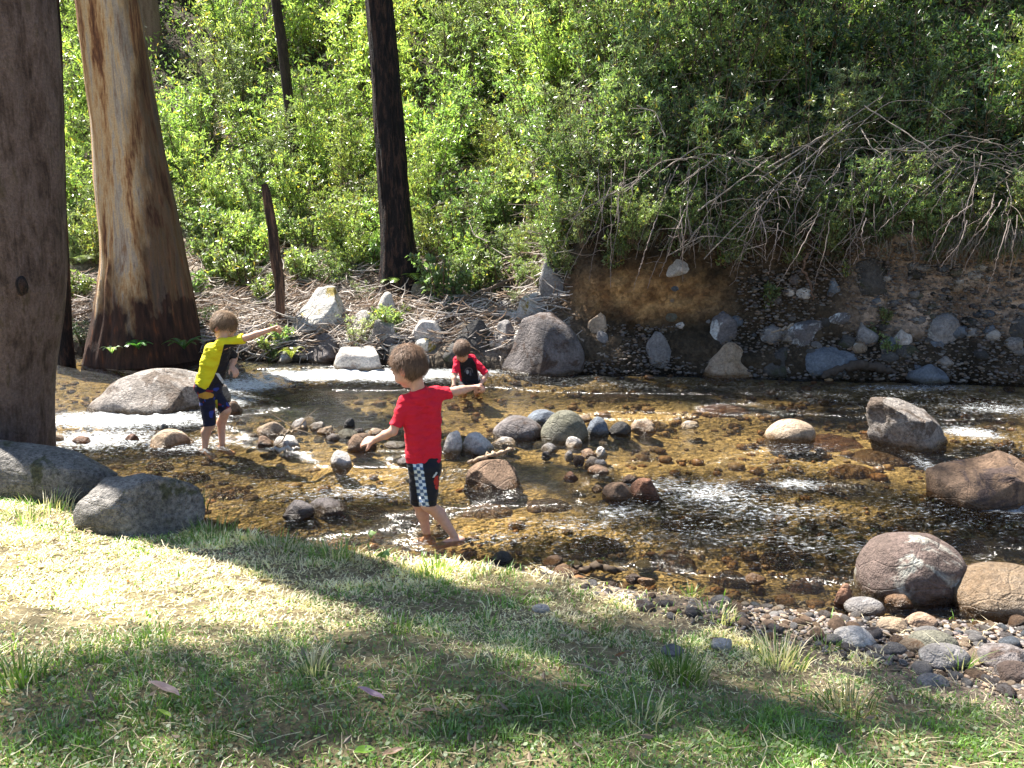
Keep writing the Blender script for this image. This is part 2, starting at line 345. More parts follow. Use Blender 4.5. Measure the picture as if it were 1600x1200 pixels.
def build_water():
    xs = np.concatenate([np.linspace(-30, -7, 40)[:-1], np.arange(-7, 7, 0.026), np.linspace(7, 30, 40)[1:]])
    ys = np.concatenate([np.arange(2.4, 7, 0.024), np.arange(7, 10.9, 0.034)])
    X, Y = np.meshgrid(xs, ys)
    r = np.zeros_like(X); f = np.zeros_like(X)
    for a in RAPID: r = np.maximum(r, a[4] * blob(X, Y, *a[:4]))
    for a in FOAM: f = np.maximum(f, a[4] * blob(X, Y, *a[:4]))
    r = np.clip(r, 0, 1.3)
    z = 0.004 * n2(X * 5, Y * 9, 41) + r * (0.022 * n2(X * 3.2, Y * 6, 42) + 0.030 * n2(X * 9, Y * 15, 43)) + 0.002
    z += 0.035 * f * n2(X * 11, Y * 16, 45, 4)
    m = M('river_water', 0.05, 0.5); N = m.N
    g = m.n('NewGeometry').outputs['Position']; v = m.mapp(g, (1, 1.7, 1)); ra = m.attr('rapid', 'Fac'); fo = m.attr('foam', 'Fac')
    h = m.math('ADD', m.math('MULTIPLY', m.noise(v, 7, 3, 0.5, 0.3), 0.8), m.math('MULTIPLY', m.noise(v, 24, 2, 0.5, 0.2), 0.34))
    h = m.math('ADD', h, m.math('MULTIPLY', m.noise(v, 62, 1, 0.5), 0.17))
    st = m.math('ADD', 0.27, m.math('MULTIPLY', ra, 0.73), clamp=True)
    nb = m.bump(h, 1.4, st)
    tr = m.n('BsdfTransparent'); tr.inputs[0].default_value = (0.83, 0.775, 0.63, 1)
    gl = m.n('BsdfGlossy'); gl.inputs['Roughness'].default_value = 0.14; gl.inputs[0].default_value = (1, 1, 1, 1); m.set(gl.inputs['Normal'], nb)
    fr = m.n('Fresnel'); fr.inputs[0].default_value = 1.333; m.set(fr.inputs['Normal'], nb)
    ms = m.n('MixShader'); m.set(ms.inputs[0], fr.outputs[0]); m.t.links.new(tr.outputs[0], ms.inputs[1]); m.t.links.new(gl.outputs[0], ms.inputs[2])
    foam_glint = m.math('ADD', m.math('ADD', m.math('MULTIPLY', fo, 0.74), m.math('MULTIPLY', ra, m.math('MULTIPLY', m.noise(m.mapp(g, (1, 2, 1)), 3.0, 2), 0.40))), m.math('MULTIPLY', m.math('SUBTRACT', m.noise(m.mapp(g, (1, 2.2, 1)), 24, 8, 0.86, 0.4), 0.5), 4.6))  # rapid term adds white flecks that paint sun glints beside the real foam
    fm = m.n('MapRange'); m.set(fm.inputs[0], foam_glint); fm.inputs[1].default_value = 0.50; fm.inputs[2].default_value = 0.85
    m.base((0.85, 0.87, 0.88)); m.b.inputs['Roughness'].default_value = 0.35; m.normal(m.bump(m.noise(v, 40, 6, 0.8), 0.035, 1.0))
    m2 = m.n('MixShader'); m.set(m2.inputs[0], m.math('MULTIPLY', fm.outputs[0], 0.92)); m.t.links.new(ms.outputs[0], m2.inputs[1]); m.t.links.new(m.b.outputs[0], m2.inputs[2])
    m.t.links.new(m2.outputs[0], m.out.inputs[0])
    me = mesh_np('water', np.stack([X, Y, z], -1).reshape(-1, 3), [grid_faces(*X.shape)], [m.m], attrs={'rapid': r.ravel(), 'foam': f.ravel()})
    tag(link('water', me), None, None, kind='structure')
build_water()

# ------------------------------------------------------------------ stones
_ico = {}
def ico(sub):
    if sub not in _ico:
        bm = bmesh.new(); bmesh.ops.create_icosphere(bm, subdivisions=sub, radius=1)
        _ico[sub] = (np.array([v.co for v in bm.verts]), np.array([[v.index for v in f.verts] for f in bm.faces])); bm.free()
    return _ico[sub]
def rock_verts(sub, seed, size, rot=0.0, lump=0.22, fine=0.045, planes=0, sq=1.0, tilt=0.0, taper=0.0, skew=0.0, foot=0.0, slope=0.0):
    V, Fc = ico(sub); V = V.copy(); r = np.random.default_rng(seed)
    lowz = np.clip(-V[:, 2:3], 0, .97); V[:, :2] /= np.maximum(1 - lowz ** 2, .04) ** (.5 * foot)
    if sq != 1.0: V = np.sign(V) * np.abs(V) ** sq
    for k in range(planes):
        n = r.normal(size=3); n[2] = abs(n[2]) * 0.7; n /= np.linalg.norm(n); d = r.uniform(0.55, 0.82)
        e = np.maximum(V @ n - d, 0); V = V - e[:, None] * n * 0.93
    off = r.uniform(0, 50, 3)
    V = V * (1 + lump * fbm(V * 0.9 + off, seed, 2) + fine * fbm(V * 4 + off, seed + 5, 4))[:, None]
    V[:, :2] *= (1 - taper * np.clip(V[:, 2:3], -.2, 1)); V[:, 0] += skew * V[:, 2]; V[:, 2] = np.where(V[:, 2] > 0, V[:, 2] * (1 - slope * np.clip(V[:, 0] + .35, 0, 1.35) / 1.2), V[:, 2])
    V = V - (V.max(0) + V.min(0)) / 2; mx = np.abs(V).max(0)
    V = V / np.maximum(mx, 1e-6) * (np.asarray(size) / 2)
    c, s = math.cos(tilt), math.sin(tilt); V = V @ np.array([[c, 0, s], [0, 1, 0], [-s, 0, c]]).T
    c, s = math.cos(rot), math.sin(rot); V = V @ np.array([[c, -s, 0], [s, c, 0], [0, 0, 1]]).T
    return V, Fc
def put_rock(name, label, c, size, mat, seed, cat='rock', group=None, sub=4, **kw):
    V, Fc = rock_verts(sub, seed, size, **kw)
    o = link(name, mesh_np(name, V, [Fc], [RM[mat]]), loc=[float(x) for x in c])
    return tag(o, label, cat, group)
def px_rock(bb, mat, label, Y=None, dep=0.8, foot=.7, name='river_rock', cat='rock', seed=None, z0=0.0, sink=0.8, group=None, **kw):
    """bb: pixel box; the stone stands at its real distance, found from where its foot meets water or ground"""
    x0, y0, x1, y1 = bb; xc = (x0 + x1) / 2
    if x1 - x0 < 60: sink = min(sink, .55); foot = min(foot, .35)
    if x1 - x0 < 70: kw.setdefault('taper', .18); kw.setdefault('planes', 3); kw.setdefault('lump', .3)
    yfront = P(xc, y1, z0)[1] if Y is None else Y
    wd = (x1 - x0) / ppm(yfront, z0); dp = wd * dep; Yc = yfront + dp / 2 * 0.8
    wd = (x1 - x0) / ppm(Yc, z0)
    top = Q(xc, y0, Yc)[2]; base = Q(xc, y1, yfront)[2]
    h = max(top - base, 0.03); H = h * (1 + sink); X = Q(xc, y0, Yc)[0]
    return put_rock(name, label, (X, Yc, top - H / 2), (wd, dp, H), mat, seed if seed is not None else int(x0 * 7 + y0), cat, group, foot=foot, **kw)
lap('a')
# rocks standing in the river: (pixel box, material, label, options)
RIVER = [
 ((140, 580, 348, 646), 'warm', 'big low boulder with a sunlit white top in the rapids behind the boy in yellow', dict(sub=5, dep=0.6, planes=4, lump=.25, sq=.72, taper=.12, skew=.12)),
 ((783, 488, 914, 586), 'purple', 'tall smooth purple grey boulder with a rounded peak standing against the far bank', dict(sub=5, dep=0.8, planes=3, lump=.26, taper=.3, skew=-.06)),
 ((1098, 534, 1190, 590), 'tan', 'sunlit tan boulder with split faces at the foot of the dark far bank', dict(sub=5, planes=6, lump=.2, taper=.45)),
 ((1362, 622, 1496, 704), 'warm', 'jagged light grey rock with a sloping right side and foam beside it', dict(sub=5, planes=5, lump=.16, taper=0, skew=-.12, slope=.62, fine=.08, sq=.62, sink=.2, foot=.9, dep=.65, seed=77)),
 ((1198, 655, 1276, 691), 'tan', 'low round tan stone left of the jagged grey rock', dict(sub=4, lump=.12)),
 ((1463, 717, 1645, 794), 'brown', 'broad brown purple block rock cut by the right edge of the photo', dict(sub=5, planes=5, sq=.5, lump=.16, fine=.05, taper=-.05, dep=.6, seed=3)),
 ((1345, 834, 1520, 940), 'patchy', 'large round boulder with pale patches and dark cracks near the gravel shore', dict(sub=5, lump=.12, sq=.92)),
 ((1492, 888, 1690, 972), 'amber', 'wet amber boulder lying half in the shallows at the right edge', dict(sub=5, lump=.14)),
 ((770, 650, 848, 688), 'purple', 'mauve grey stone at the left end of the dark stone row', dict(lump=.15)),
 ((822, 640, 884, 664), 'blue', 'flat blue grey stone behind the olive stone of the dark row', dict(planes=3)),
 ((845, 641, 920, 692), 'olive', 'biggest stone of the dark row, round and olive grey', dict(lump=.12)),
 ((914, 651, 952, 682), 'blue', 'round dark blue stone right of the olive grey stone', dict(lump=.15)),
 ((951, 658, 988, 681), 'dark', 'small dark stone second from the right end of the dark row', dict()),
 ((985, 654, 1026, 675), 'tan', 'small tan stone ending the dark stone row on the right', dict()),
 ((900, 648, 925, 658), 'tan', 'small buff stone peeping out behind the dark row', dict()),
 ((1064, 658, 1093, 668), 'pale', 'tiny pale stone alone in the still brown water', dict()),
 ((724, 721, 818, 765), 'brown', 'wet brown stone with a steep right side below the pale stones', dict(sub=5, planes=4, sq=.85)),
 ((718, 676, 772, 708), 'pale', 'sun bleached white rounded stone right of the boy in red', dict()),
 ((692, 673, 722, 708), 'pale', 'white stone touching the red shirt edge in view', dict()),
 ((768, 683, 806, 697), 'pale', 'low cream stone right of the sun bleached stone', dict()),
 ((740, 700, 775, 713), 'grey', 'small grey stone under the driftwood stick', dict()),
 ((941, 754, 993, 782), 'brown', 'dark brown stone left in the reddish pair of the middle stream', dict()),
 ((985, 747, 1031, 780), 'red', 'rust red wet stone right in the reddish pair of the middle stream', dict(planes=5)),
 ((972, 741, 996, 755), 'brown', 'small brown stone behind the reddish pair', dict()),
 ((516, 704, 551, 732), 'pale', 'white egg shaped stone standing alone left of the boy in red', dict()),
 ((541, 676, 586, 706), 'brown', 'dark brown stone just beyond the outstretched hand of the boy in red', dict(planes=3)),
 ((524, 670, 560, 684), 'olive', 'smooth grey green oval stone on the small stone bar', dict()),
 ((400, 658, 457, 684), 'tan', 'cream domed stone at the left of the small stone bar', dict(planes=2)),
 ((398, 681, 426, 700), 'brown', 'dark brown stone below the cream domed stone', dict()),
 ((426, 682, 470, 702), 'pale', 'white crusted flat stone on the small stone bar', dict(planes=4)),
 ((454, 653, 480, 672), 'pale', 'pointed pale stone at the back of the small stone bar', dict(planes=5)),
 ((482, 659, 508, 672), 'pale', 'white stone beside the pointed pale stone', dict()),
 ((495, 666, 524, 679), 'tan', 'tan stone left of the grey green oval stone', dict()),
 ((537, 653, 554, 668), 'dark', 'small upright dark stone at the back of the stone bar', dict()),
 ((574, 669, 600, 680), 'tan', 'buff stone behind the outstretched hand', dict()),
 ((596, 667, 620, 676), 'tan', 'flat buff stone nearest the left sleeve of the red shirt', dict()),
 ((552, 668, 570, 678), 'purple', 'small mauve stone behind the dark brown stone', dict()),
 ((600, 690, 636, 700), 'grey', 'submerged grey stone between the red shirt and the stone bar', dict()),
 ((508, 678, 530, 690), 'purple', 'small wet purple stone in front of the grey green stone', dict()),
 ((440, 783, 491, 810), 'purple', 'wet purple grey stone awash left in the near shallows', dict()),
 ((478, 778, 545, 803), 'purple', 'mauve stone awash beside its twin in the near shallows', dict()),
 ((234, 671, 302, 700), 'tan', 'pinkish pale stone in the glittering riffle on the left', dict()),
 ((194, 678, 215, 690), 'red', 'small reddish stone at the top of the left riffle', dict()),
 ((113, 681, 140, 692), 'red', 'reddish stone right of the big grey trunk', dict()),
 ((76, 677, 99, 690), 'tan', 'tan stone touching the big grey trunk in view', dict()),
 ((248, 661, 262, 674), 'blue', 'tiny blue grey stone behind the pinkish stone', dict()),
 ((352, 626, 376, 648), 'brown', 'brown stone behind the legs of the boy in yellow', dict()),
 ((845, 693, 872, 707), 'grey', 'grey stone at the back of the small stone chain', dict()),
 ((846, 705, 862, 716), 'purple', 'purple stone left in the small stone chain', dict()),
 ((884, 682, 910, 698), 'pale', 'cream stone just below the olive grey stone', dict()),
 ((882, 704, 896, 717), 'pale', 'white pebble in the middle of the small stone chain', dict()),
 ((895, 711, 914, 725), 'brown', 'dark brown pebble in the small stone chain', dict()),
 ((908, 702, 934, 714), 'orange', 'orange wet pebble in the small stone chain', dict()),
 ((930, 698, 950, 714), 'pale', 'pale pebble right in the small stone chain', dict()),
 ((913, 713, 938, 730), 'tan', 'tan pebble at the lower end of the small stone chain', dict()),
 ((926, 717, 950, 731), 'pale', 'whitish pebble closing the lower end of the stone chain', dict()),
 ((918, 728, 952, 742), 'orange', 'amber stone awash under the small stone chain', dict()),
 ((880, 737, 904, 750), 'red', 'small red stone in the brown middle water', dict()),
 ((924, 757, 942, 768), 'tan', 'small tan stone left of the reddish pair', dict()),
 ((762, 862, 803, 882), 'dark', 'wet dark stone in the shallows by the grass edge', dict()),
 ((620, 712, 650, 728), 'purple', 'mauve stone half hidden by the black shorts', dict()),
 ((1304, 912, 1338, 948), 'red', 'upright rust brown stone in front of the large round boulder', dict(planes=3)),
 ((1384, 927, 1430, 950), 'brown', 'dark brown flat stone in front of the large round boulder', dict()),
 ((1165, 897, 1198, 913), 'orange', 'orange stone awash in the near shallows', dict()),
 ((860, 884, 905, 900), 'brown', 'flat brown stone at the muddy water edge', dict()),
]
# small stones set in the far bank: one group
_src = [mesh_np('bank_stone', *((lambda a: (a[0], [a[1]]))(rock_verts(2, 300 + i, (1, .8, .62), planes=i % 4, lump=.2)))) for i in range(6)]
def scatter_stone(name, label, group, c, s, rz, mat, k, cat='stone', srcs=_src, flat=1.0):
    key = (k, mat)
    if key not in _inst:
        me = srcs[k].copy(); me.name = name; me.materials.clear(); me.materials.append(RM[mat]); _inst[key] = me
    o = link(name, _inst[key], loc=c); o.scale = (s, s, s * flat); o.rotation_euler = (rng.uniform(-.3, .3), rng.uniform(-.3, .3), rz)
    return tag(o, label, cat, group)
_inst = {}
for bb, mt, lb, kw in RIVER:
    px_rock(bb, mt, lb, **kw)
_bsrc = [mesh_np('bar_stone', *((lambda a: (a[0], [a[1]]))(rock_verts(3, 350 + i, (1, .75, .5), planes=1 + i % 4, lump=.22, fine=.05)))) for i in range(6)]
BARM = dict(grey='grey', pale='whitish', warm='warm grey', tan='tan', brown='brown', olive='greenish')
def bar_stones():
    rg = np.random.default_rng(17)
    for i in range(135):
        bx = [(505, 678, 120, 24, 'on the stone bar left of the boy in red'), (745, 697, 70, 20, 'among the bleached stones right of the boy in red'), (890, 712, 60, 26, 'in the small stone chain'), (985, 768, 60, 14, 'round the reddish pair'), (180, 690, 130, 14, 'in the left riffle'), (905, 876, 170, 14, 'along the muddy water edge'), (940, 668, 100, 10, 'along the dark stone row')][int(rg.choice(7, p=[.38, .14, .06, .05, .13, .15, .09]))]
        px = bx[0] + rg.uniform(-1, 1) * bx[2]; py = bx[1] + rg.uniform(-1, 1) * bx[3]; p = P(px, py); s = rg.choice([.04, .06, .09, .12], p=[.3, .35, .25, .1]) * rg.uniform(.8, 1.2); mt = str(rg.choice(list(BARM)))
        scatter_stone('bar_stone', f'{"tiny" if s < .055 else "small" if s < .09 else "middling"} {BARM[mt]} stone {bx[4]}', 'small stones standing out of the stream', (p[0], p[1], float(zg(p[0], p[1])) * .2 + s * .10 + .002), s, rg.uniform(0, 6), mt, i % 6, srcs=_bsrc)
# submerged stones seen through the brown water
SUBM = [(300, 745, 60, 30), (360, 770, 70, 26), (250, 730, 50, 22), (560, 800, 100, 30), (640, 810, 70, 30), (860, 790, 80, 40), (930, 850, 90, 30), (1080, 815, 110, 44), (1170, 760, 80, 26), (1300, 690, 110, 20), (1390, 712, 120, 26), (1330, 735, 80, 26),
        (1050, 880, 80, 24), (1230, 870, 90, 30), (1130, 640, 90, 20), (960, 620, 100, 14), (760, 800, 90, 24), (1440, 690, 70, 18), (1500, 850, 90, 26), (1260, 915, 60, 20), (500, 620, 120, 14), (1140, 905, 70, 20), (990, 905, 60, 16), (420, 740, 70, 18), (1540, 630, 80, 14)]
for i, (x, y, w_, h_) in enumerate(SUBM):
    p = P(x, y, -0.1); wd = w_ / ppm(p[1])
    put_rock('submerged_rock', 'stone lying wholly under the brown river water', (p[0], p[1], -0.15), (wd, wd * .7, 0.19), ['amber', 'orange', 'brown', 'amber', 'red'][i % 5], 900 + i, 'rock', 'stones under the water', sub=3)

_inst.clear(); bar_stones(); _inst.clear()
# boulders on the near bank
def near_rock(x0, y0, x1, y1, Y, mat, label, H, **kw):
    xc = (x0 + x1) / 2; X = Q(xc, y0, Y)[0]; wd = (x1 - x0) / ppm(Y, .3); top = Q(xc, y0, Y)[2]
    put_rock('bank_boulder', label, (X, Y, top - H / 2), (wd, wd * kw.pop('dep', .6), H), mat, kw.pop('seed', 5), 'boulder', None, sub=5, **kw)
near_rock(-190, 690, 184, 800, 4.98, 'boulder', 'long mossy grey boulder lying against the foot of the big grey trunk', 0.62, planes=3, lump=.2, dep=.42, seed=8, sq=.8, fine=.07)
near_rock(102, 745, 306, 830, 4.42, 'boulder', 'speckled grey boulder with a sloping right end in front of the mossy boulder', 0.46, planes=4, lump=.22, dep=.6, seed=12, fine=.07)

# rocks of the far bank
def far_rock(bb, mat, label, name='bank_rock', sink=.45, dep=.8, group=None, sub=4, **kw):
    x0, y0, x1, y1 = bb; xc = (x0 + x1) / 2; h = hit(xc, y1)
    return px_rock(bb, mat, label, Y=h[1] - 0.04, dep=dep, name=name, sink=sink, group=group, sub=sub, z0=h[2], **kw)
FAR = [
 ((453, 446, 552, 520), 'moss', 'big pale boulder with an orange moss patch on the left far bank', dict(sub=5, planes=5, sq=.85)),
 ((476, 520, 534, 567), 'purple', 'smooth grey round stone at the waterline under the mossy pale boulder', dict(lump=.12)),
 ((520, 542, 597, 578), 'pale', 'low whitish rock touching the white water on the far side', dict(planes=4)),
 ((587, 456, 620, 494), 'pale', 'upright pale stone left of the black trunk foot', dict(planes=4)),
 ((574, 498, 620, 542), 'grey', 'grey angular rock below the upright pale stone', dict(planes=6)),
 ((643, 500, 692, 534), 'pale', 'pale split rock among sticks below the black trunk', dict(planes=6)),
 ((708, 498, 772, 548), 'dark', 'dark wedge shaped rock above the crouching boy', dict(planes=7, sub=5)),
 ((642, 438, 671, 466), 'olive', 'small round mossy stone at the foot of the black trunk', dict()),
 ((842, 402, 888, 460), 'grey', 'tall grey stone with a pointed pale top on the far bank', dict(planes=4, tilt=-.1)),
 ((807, 456, 862, 498), 'moss', 'pale mossy stone under the tall pointed stone', dict(planes=3)),
 ((549, 484, 592, 520), 'pale', 'pale stone beside the feathery pale plant', dict()),
 ((690, 536, 735, 560), 'dark', 'dark flat rock at the waterline left of the crouching boy', dict(planes=5)),
 ((600, 530, 660, 566), 'dark', 'black shaded rock at the waterline behind the head of the boy in red', dict(planes=5)),
 ((772, 500, 806, 540), 'grey', 'grey rock tucked behind the tall smooth boulder', dict()),
 ((1029, 401, 1088, 427), 'pale', 'flat white rock on top of the orange clay', dict(planes=4)),
 ((1110, 486, 1152, 529), 'lichen', 'tilted white patched rock right of the orange clay', dict(planes=5)),
 ((1008, 518, 1052, 562), 'grey', 'pointed pale grey rock below the orange clay', dict(planes=6)),
 ((1224, 498, 1304, 535), 'lichen', 'humped rock with bright white lichen patches on the dark bank', dict(sub=5, planes=3)),
 ((1277, 481, 1346, 504), 'lichen', 'long flat rock with a white edge above the lichen hump', dict(planes=4)),
 ((1335, 502, 1373, 536), 'grey', 'five sided pale grey block in the dark bank', dict(planes=8)),
 ((1394, 514, 1427, 538), 'pale', 'small white topped rock right of the five sided block', dict(planes=4)),
 ((1377, 526, 1403, 547), 'blue', 'small blue grey rock leaning on the white topped rock', dict(planes=4)),
 ((1438, 488, 1508, 532), 'grey', 'streaked grey rock low in the pebbly bank', dict(planes=4)),
 ((1328, 398, 1408, 446), 'dark', 'large dark slab sticking out of the upper bank', dict(planes=7, sq=.7, sub=5)),
 ((1238, 538, 1350, 584), 'blue', 'long dark blue boulder with a sloping back at the waterline', dict(sub=5, planes=2)),
 ((1418, 568, 1480, 598), 'blue', 'rounded dark blue boulder low at the right waterline', dict()),
 ((1188, 543, 1238, 588), 'dark', 'dark boulder right of the sunlit tan boulder', dict()),
 ((1535, 370, 1578, 396), 'tan', 'flat tan stone jutting from the brown earth at the top right', dict(planes=4)),
 ((1422, 407, 1464, 421), 'grey', 'thin flat stone set in the brown earth wall', dict(planes=3)),
 ((1224, 446, 1242, 459), 'pale', 'small pale stone left in a pair on the dark bank', dict()),
 ((1242, 449, 1270, 463), 'pale', 'small pale stone right in a pair on the dark bank', dict()),
 ((1233, 427, 1250, 441), 'purple', 'small mauve stone above the pale pair', dict()),
 ((1292, 434, 1316, 458), 'blue', 'tilted slaty stone in the dark bank', dict(planes=5)),
 ((1360, 458, 1384, 471), 'blue', 'small blue wedge stone under the dark slab', dict(planes=5)),
 ((930, 517, 952, 537), 'grey', 'small square grey stone under the orange clay', dict(planes=6)),
 ((918, 488, 952, 518), 'tan', 'pinkish stone set in the orange clay', dict()),
 ((1055, 500, 1075, 512), 'pale', 'little flat pale stone at the lower edge of the clay', dict()),
 ((1570, 490, 1625, 526), 'dark', 'dark round rock at the right edge of the far bank', dict()),
 ((1510, 508, 1535, 522), 'grey', 'small grey rock right of the streaked rock', dict()),
 ((1536, 506, 1560, 520), 'blue', 'small bluish rock between the streaked rock and the right edge', dict()),
 ((1395, 540, 1420, 556), 'dark', 'small shaded rock under the blue grey leaning rock', dict()),
 ((640, 470, 662, 486), 'pale', 'fist sized pale stone under the round mossy stone', dict()),
 ((672, 452, 700, 470), 'blue', 'blue grey stone right of the black trunk foot', dict()),
 ((735, 388, 762, 410), 'grey', 'grey rock high among sticks right of the black trunk', dict(planes=5)),
 ((440, 525, 476, 556), 'dark', 'dark mossy rock under the snag at the waterline', dict()),
]
for bb, mt, lb, kw in FAR:
    far_rock(bb, mt, lb, **kw)
for i in range(230):
    if i < 130: px, py = rng.uniform(1010, 1600), rng.uniform(430, 585)
    elif i < 180: px, py = rng.uniform(1410, 1600), rng.uniform(395, 500)
    else: px, py = rng.uniform(470, 860), rng.uniform(470, 560)
    h = hit(px, py)
    if h[2] < 0.03: continue
    s = rng.choice([.05, .07, .10, .14, .18]) * rng.uniform(.8, 1.3)
    scatter_stone('bank_stone', 'small stone bedded in the earth of the far bank', 'small stones in the far bank', [float(h[0]), float(h[1] + s * .1), float(h[2])], s, rng.uniform(0, 6), str(rng.choice(['grey', 'dark', 'pale', 'purple', 'tan', 'olive', 'blue'])), i % 6)

for i in range(46):
    px, py = (rng.uniform(440, 860), rng.uniform(478, 566)) if i < 34 else (rng.uniform(1180, 1590), rng.uniform(520, 586))
    h = hit(px, py); s = rng.uniform(.16, .34); mt = str(rng.choice(['pale', 'grey', 'warm', 'moss', 'dark'] if i < 34 else ['dark', 'grey', 'blue', 'warm'])); V, Fc = rock_verts(4, 1200 + i, (s, s * .75, s * rng.uniform(.5, .8)), rot=rng.uniform(0, 6), planes=int(rng.integers(3, 8)), lump=.25, fine=.06)
    o = link('bank_rock', mesh_np('bank_rock', V, [Fc], [RM[mt]]), loc=(float(h[0]), float(h[1]) + s * .15, max(float(h[2]), .02) + s * .06)); cw = dict(pale='whitish', grey='grey', warm='warm grey', moss='pale mossy', dark='dark', blue='blue grey')[mt]
    tag(o, f'{"larger" if s > .25 else "smaller"} {cw} rock ' + ('packed among the rocks right of the pale mossy boulder' if px < 620 else 'packed along the waterline near the crouching boy' if px < 860 else 'packed along the waterline of the dark bank'), 'rock', 'rocks packed along the far waterline')
# ------------------------------------------------------------------ tubes: trunks, branches, sticks
def tube_arr(pts, rad, sides, phase=0.0):
    pts = np.asarray(pts, float); rad = np.asarray(rad, float); n = len(pts)
    T = np.gradient(pts, axis=0); T /= np.linalg.norm(T, axis=1)[:, None] + 1e-9
    up = np.array([0, 0, 1.0]) if abs(T[0, 2]) < .9 else np.array([1.0, 0, 0])
    A = np.cross(T, up); A /= np.linalg.norm(A, axis=1)[:, None] + 1e-9; B = np.cross(T, A)
    th = phase + np.arange(sides) / sides * 2 * math.pi
    V = pts[:, None] + rad[:, None, None] * (np.cos(th)[None, :, None] * A[:, None] + np.sin(th)[None, :, None] * B[:, None])
    a = np.arange(n * sides).reshape(n, sides); b = np.roll(a, -1, 1)
    F4 = np.stack([a[:-1], b[:-1], b[1:], a[1:]], -1).reshape(-1, 4)
    return V.reshape(-1, 3), F4
def resample(pts, n):
    pts = np.asarray(pts, float); k = np.linspace(0, len(pts) - 1, n); i = np.arange(len(pts))
    out = np.stack([np.interp(k, i, pts[:, j]) for j in range(pts.shape[1])], -1)
    for _ in range(max(1, n // len(pts) // 2)):
        out[1:-1] = (out[:-2] + 2 * out[1:-1] + out[2:]) / 4
    return out
class Bag:
    def __init__(s): s.V = []; s.F = []; s.C = []; s.n = 0
    def add(s, V, Fc, col=None):
        s.V.append(V); s.F.append(Fc + s.n); s.n += len(V)
        if col is not None: s.C.append(np.broadcast_to(np.asarray(col, float), (len(V), 3)))
    def mesh(s, name, mats, smooth=True):
        V = np.concatenate(s.V); by = {}
        for f in s.F: by.setdefault(f.shape[1], []).append(f)
        return mesh_np(name, V, [np.concatenate(x) for x in by.values()], mats, smooth=smooth, col=np.concatenate(s.C) if s.C else None)

def trunk_mesh(name, path, mat, sides=48, rings=90, furrow=.04, flare=0.0, seed=1, origin=None, lobes=5, hscale=3.0):
    """path rows: x y z r"""
    p = resample(path, rings); V, F4 = tube_arr(p[:, :3], p[:, 3], sides)
    c = np.repeat(p[:, :3], sides, 0); d = V - c; r = np.linalg.norm(d, axis=1, keepdims=True); u = d / r
    zz = (c[:, 2] - path[0][2])
    q = np.stack([u[:, 0] * hscale, u[:, 1] * hscale, zz * 0.55], -1)
    k = 1 + furrow * fbm(q * 2.2, seed, 4) * 2 + 0.06 * fbm(q * .6, seed + 3, 2)
    if flare:
        th = np.arctan2(u[:, 1], u[:, 0]); fl = np.exp(-zz / 0.35)
        k = k + flare * fl * (0.5 + 0.5 * np.cos(th * lobes + seed + fbm(q * .5, seed + 9, 2) * 2))
    V = c + d * k[:, None]
    if origin is not None: V = V - np.asarray(origin)
    return mesh_np(name, V, [F4], [mat])

def leaf_cluster(rg, n, c, rad, L=(.07, .12), W=.28, droop=.35, cols=((.05, .10, .02), (.10, .16, .03))):
    """n leaves, each two bent quads, round centre c"""
    d = rg.normal(size=(n, 3)); d /= np.linalg.norm(d, axis=1)[:, None]
    p = np.asarray(c) + d * (rg.random((n, 1)) ** .45) * np.asarray(rad)
    return leaves_at(rg, p, L, W, droop, cols)
def leaves_at(rg, p, L, W, droop, cols, out=None):
    n = len(p); a = rg.normal(size=(n, 3)) if out is None else out + .55 * rg.normal(size=(n, 3))
    a[:, 2] -= droop * np.abs(rg.normal(size=n)); a /= np.linalg.norm(a, axis=1)[:, None] + 1e-9
    b = np.cross(a, rg.normal(size=(n, 3)) * .6 + [0, 0, 1]); b /= np.linalg.norm(b, axis=1)[:, None] + 1e-9
    nn = np.cross(a, b); ln = rg.uniform(*L, (n, 1)); wd = ln * W * .5
    m1 = p + a * ln * .42 + nn * ln * .05; tip = p + a * ln - nn * ln * .10
    V = np.stack([p, m1 + b * wd, tip, m1 - b * wd], 1).reshape(-1, 3)
    i = np.arange(n)[:, None] * 4; Fc = np.concatenate([i + [0, 1, 2], i + [0, 2, 3]], 0)
    t = rg.random((n, 1)) ; c = np.asarray(cols[0]) * (1 - t) + np.asarray(cols[1]) * t
    if len(cols) > 2:
        k = rg.random(n) < .06; c[k] = cols[2]
    return V, Fc, np.repeat(c, 4, 0)

# unseen canopy clumps added for shade, each set sunward of the ground it shades
def shade_spot(px, py, L, z=None):
    g = hit(px, py)
    return g + SDIR * L
def crown(tree, origin, spots, limb_from, rad=.9, n=760, seed=1, dens=1.0):
    rg = np.random.default_rng(seed); fo = Bag(); lb = Bag()
    for (c, r) in spots:
        c = np.asarray(c, float)
        for _ in range(5):
            cc = c + rg.normal(size=3) * r * .45
            V, Fc, C = leaf_cluster(rg, int(n * dens * (r / .9) ** 2 / 5), cc, (r * .62, r * .62, r * .4), L=(.12, .2), W=.26, droop=.9, cols=((.05, .08, .03), (.10, .13, .05)))
            fo.add(V, Fc, C)
        s = np.asarray(limb_from, float); mid = (s + c) / 2 + [0, 0, .35 + .1 * rg.random()]
        pp = resample(np.concatenate([np.array([s, mid, c]), np.array([[.055], [.035], [.012]])], 1), 14)
        V, F4 = tube_arr(pp[:, :3], pp[:, 3], 7); lb.add(V, F4)
    o = np.asarray(origin)
    f = fo.mesh('crown', [LEAF], False); f.transform(Matrix.Translation(-Vector(o))); link('crown', f, tree)
    l = lb.mesh('limbs', [BK_DARK]); l.transform(Matrix.Translation(-Vector(o))); link('limb', l, tree)

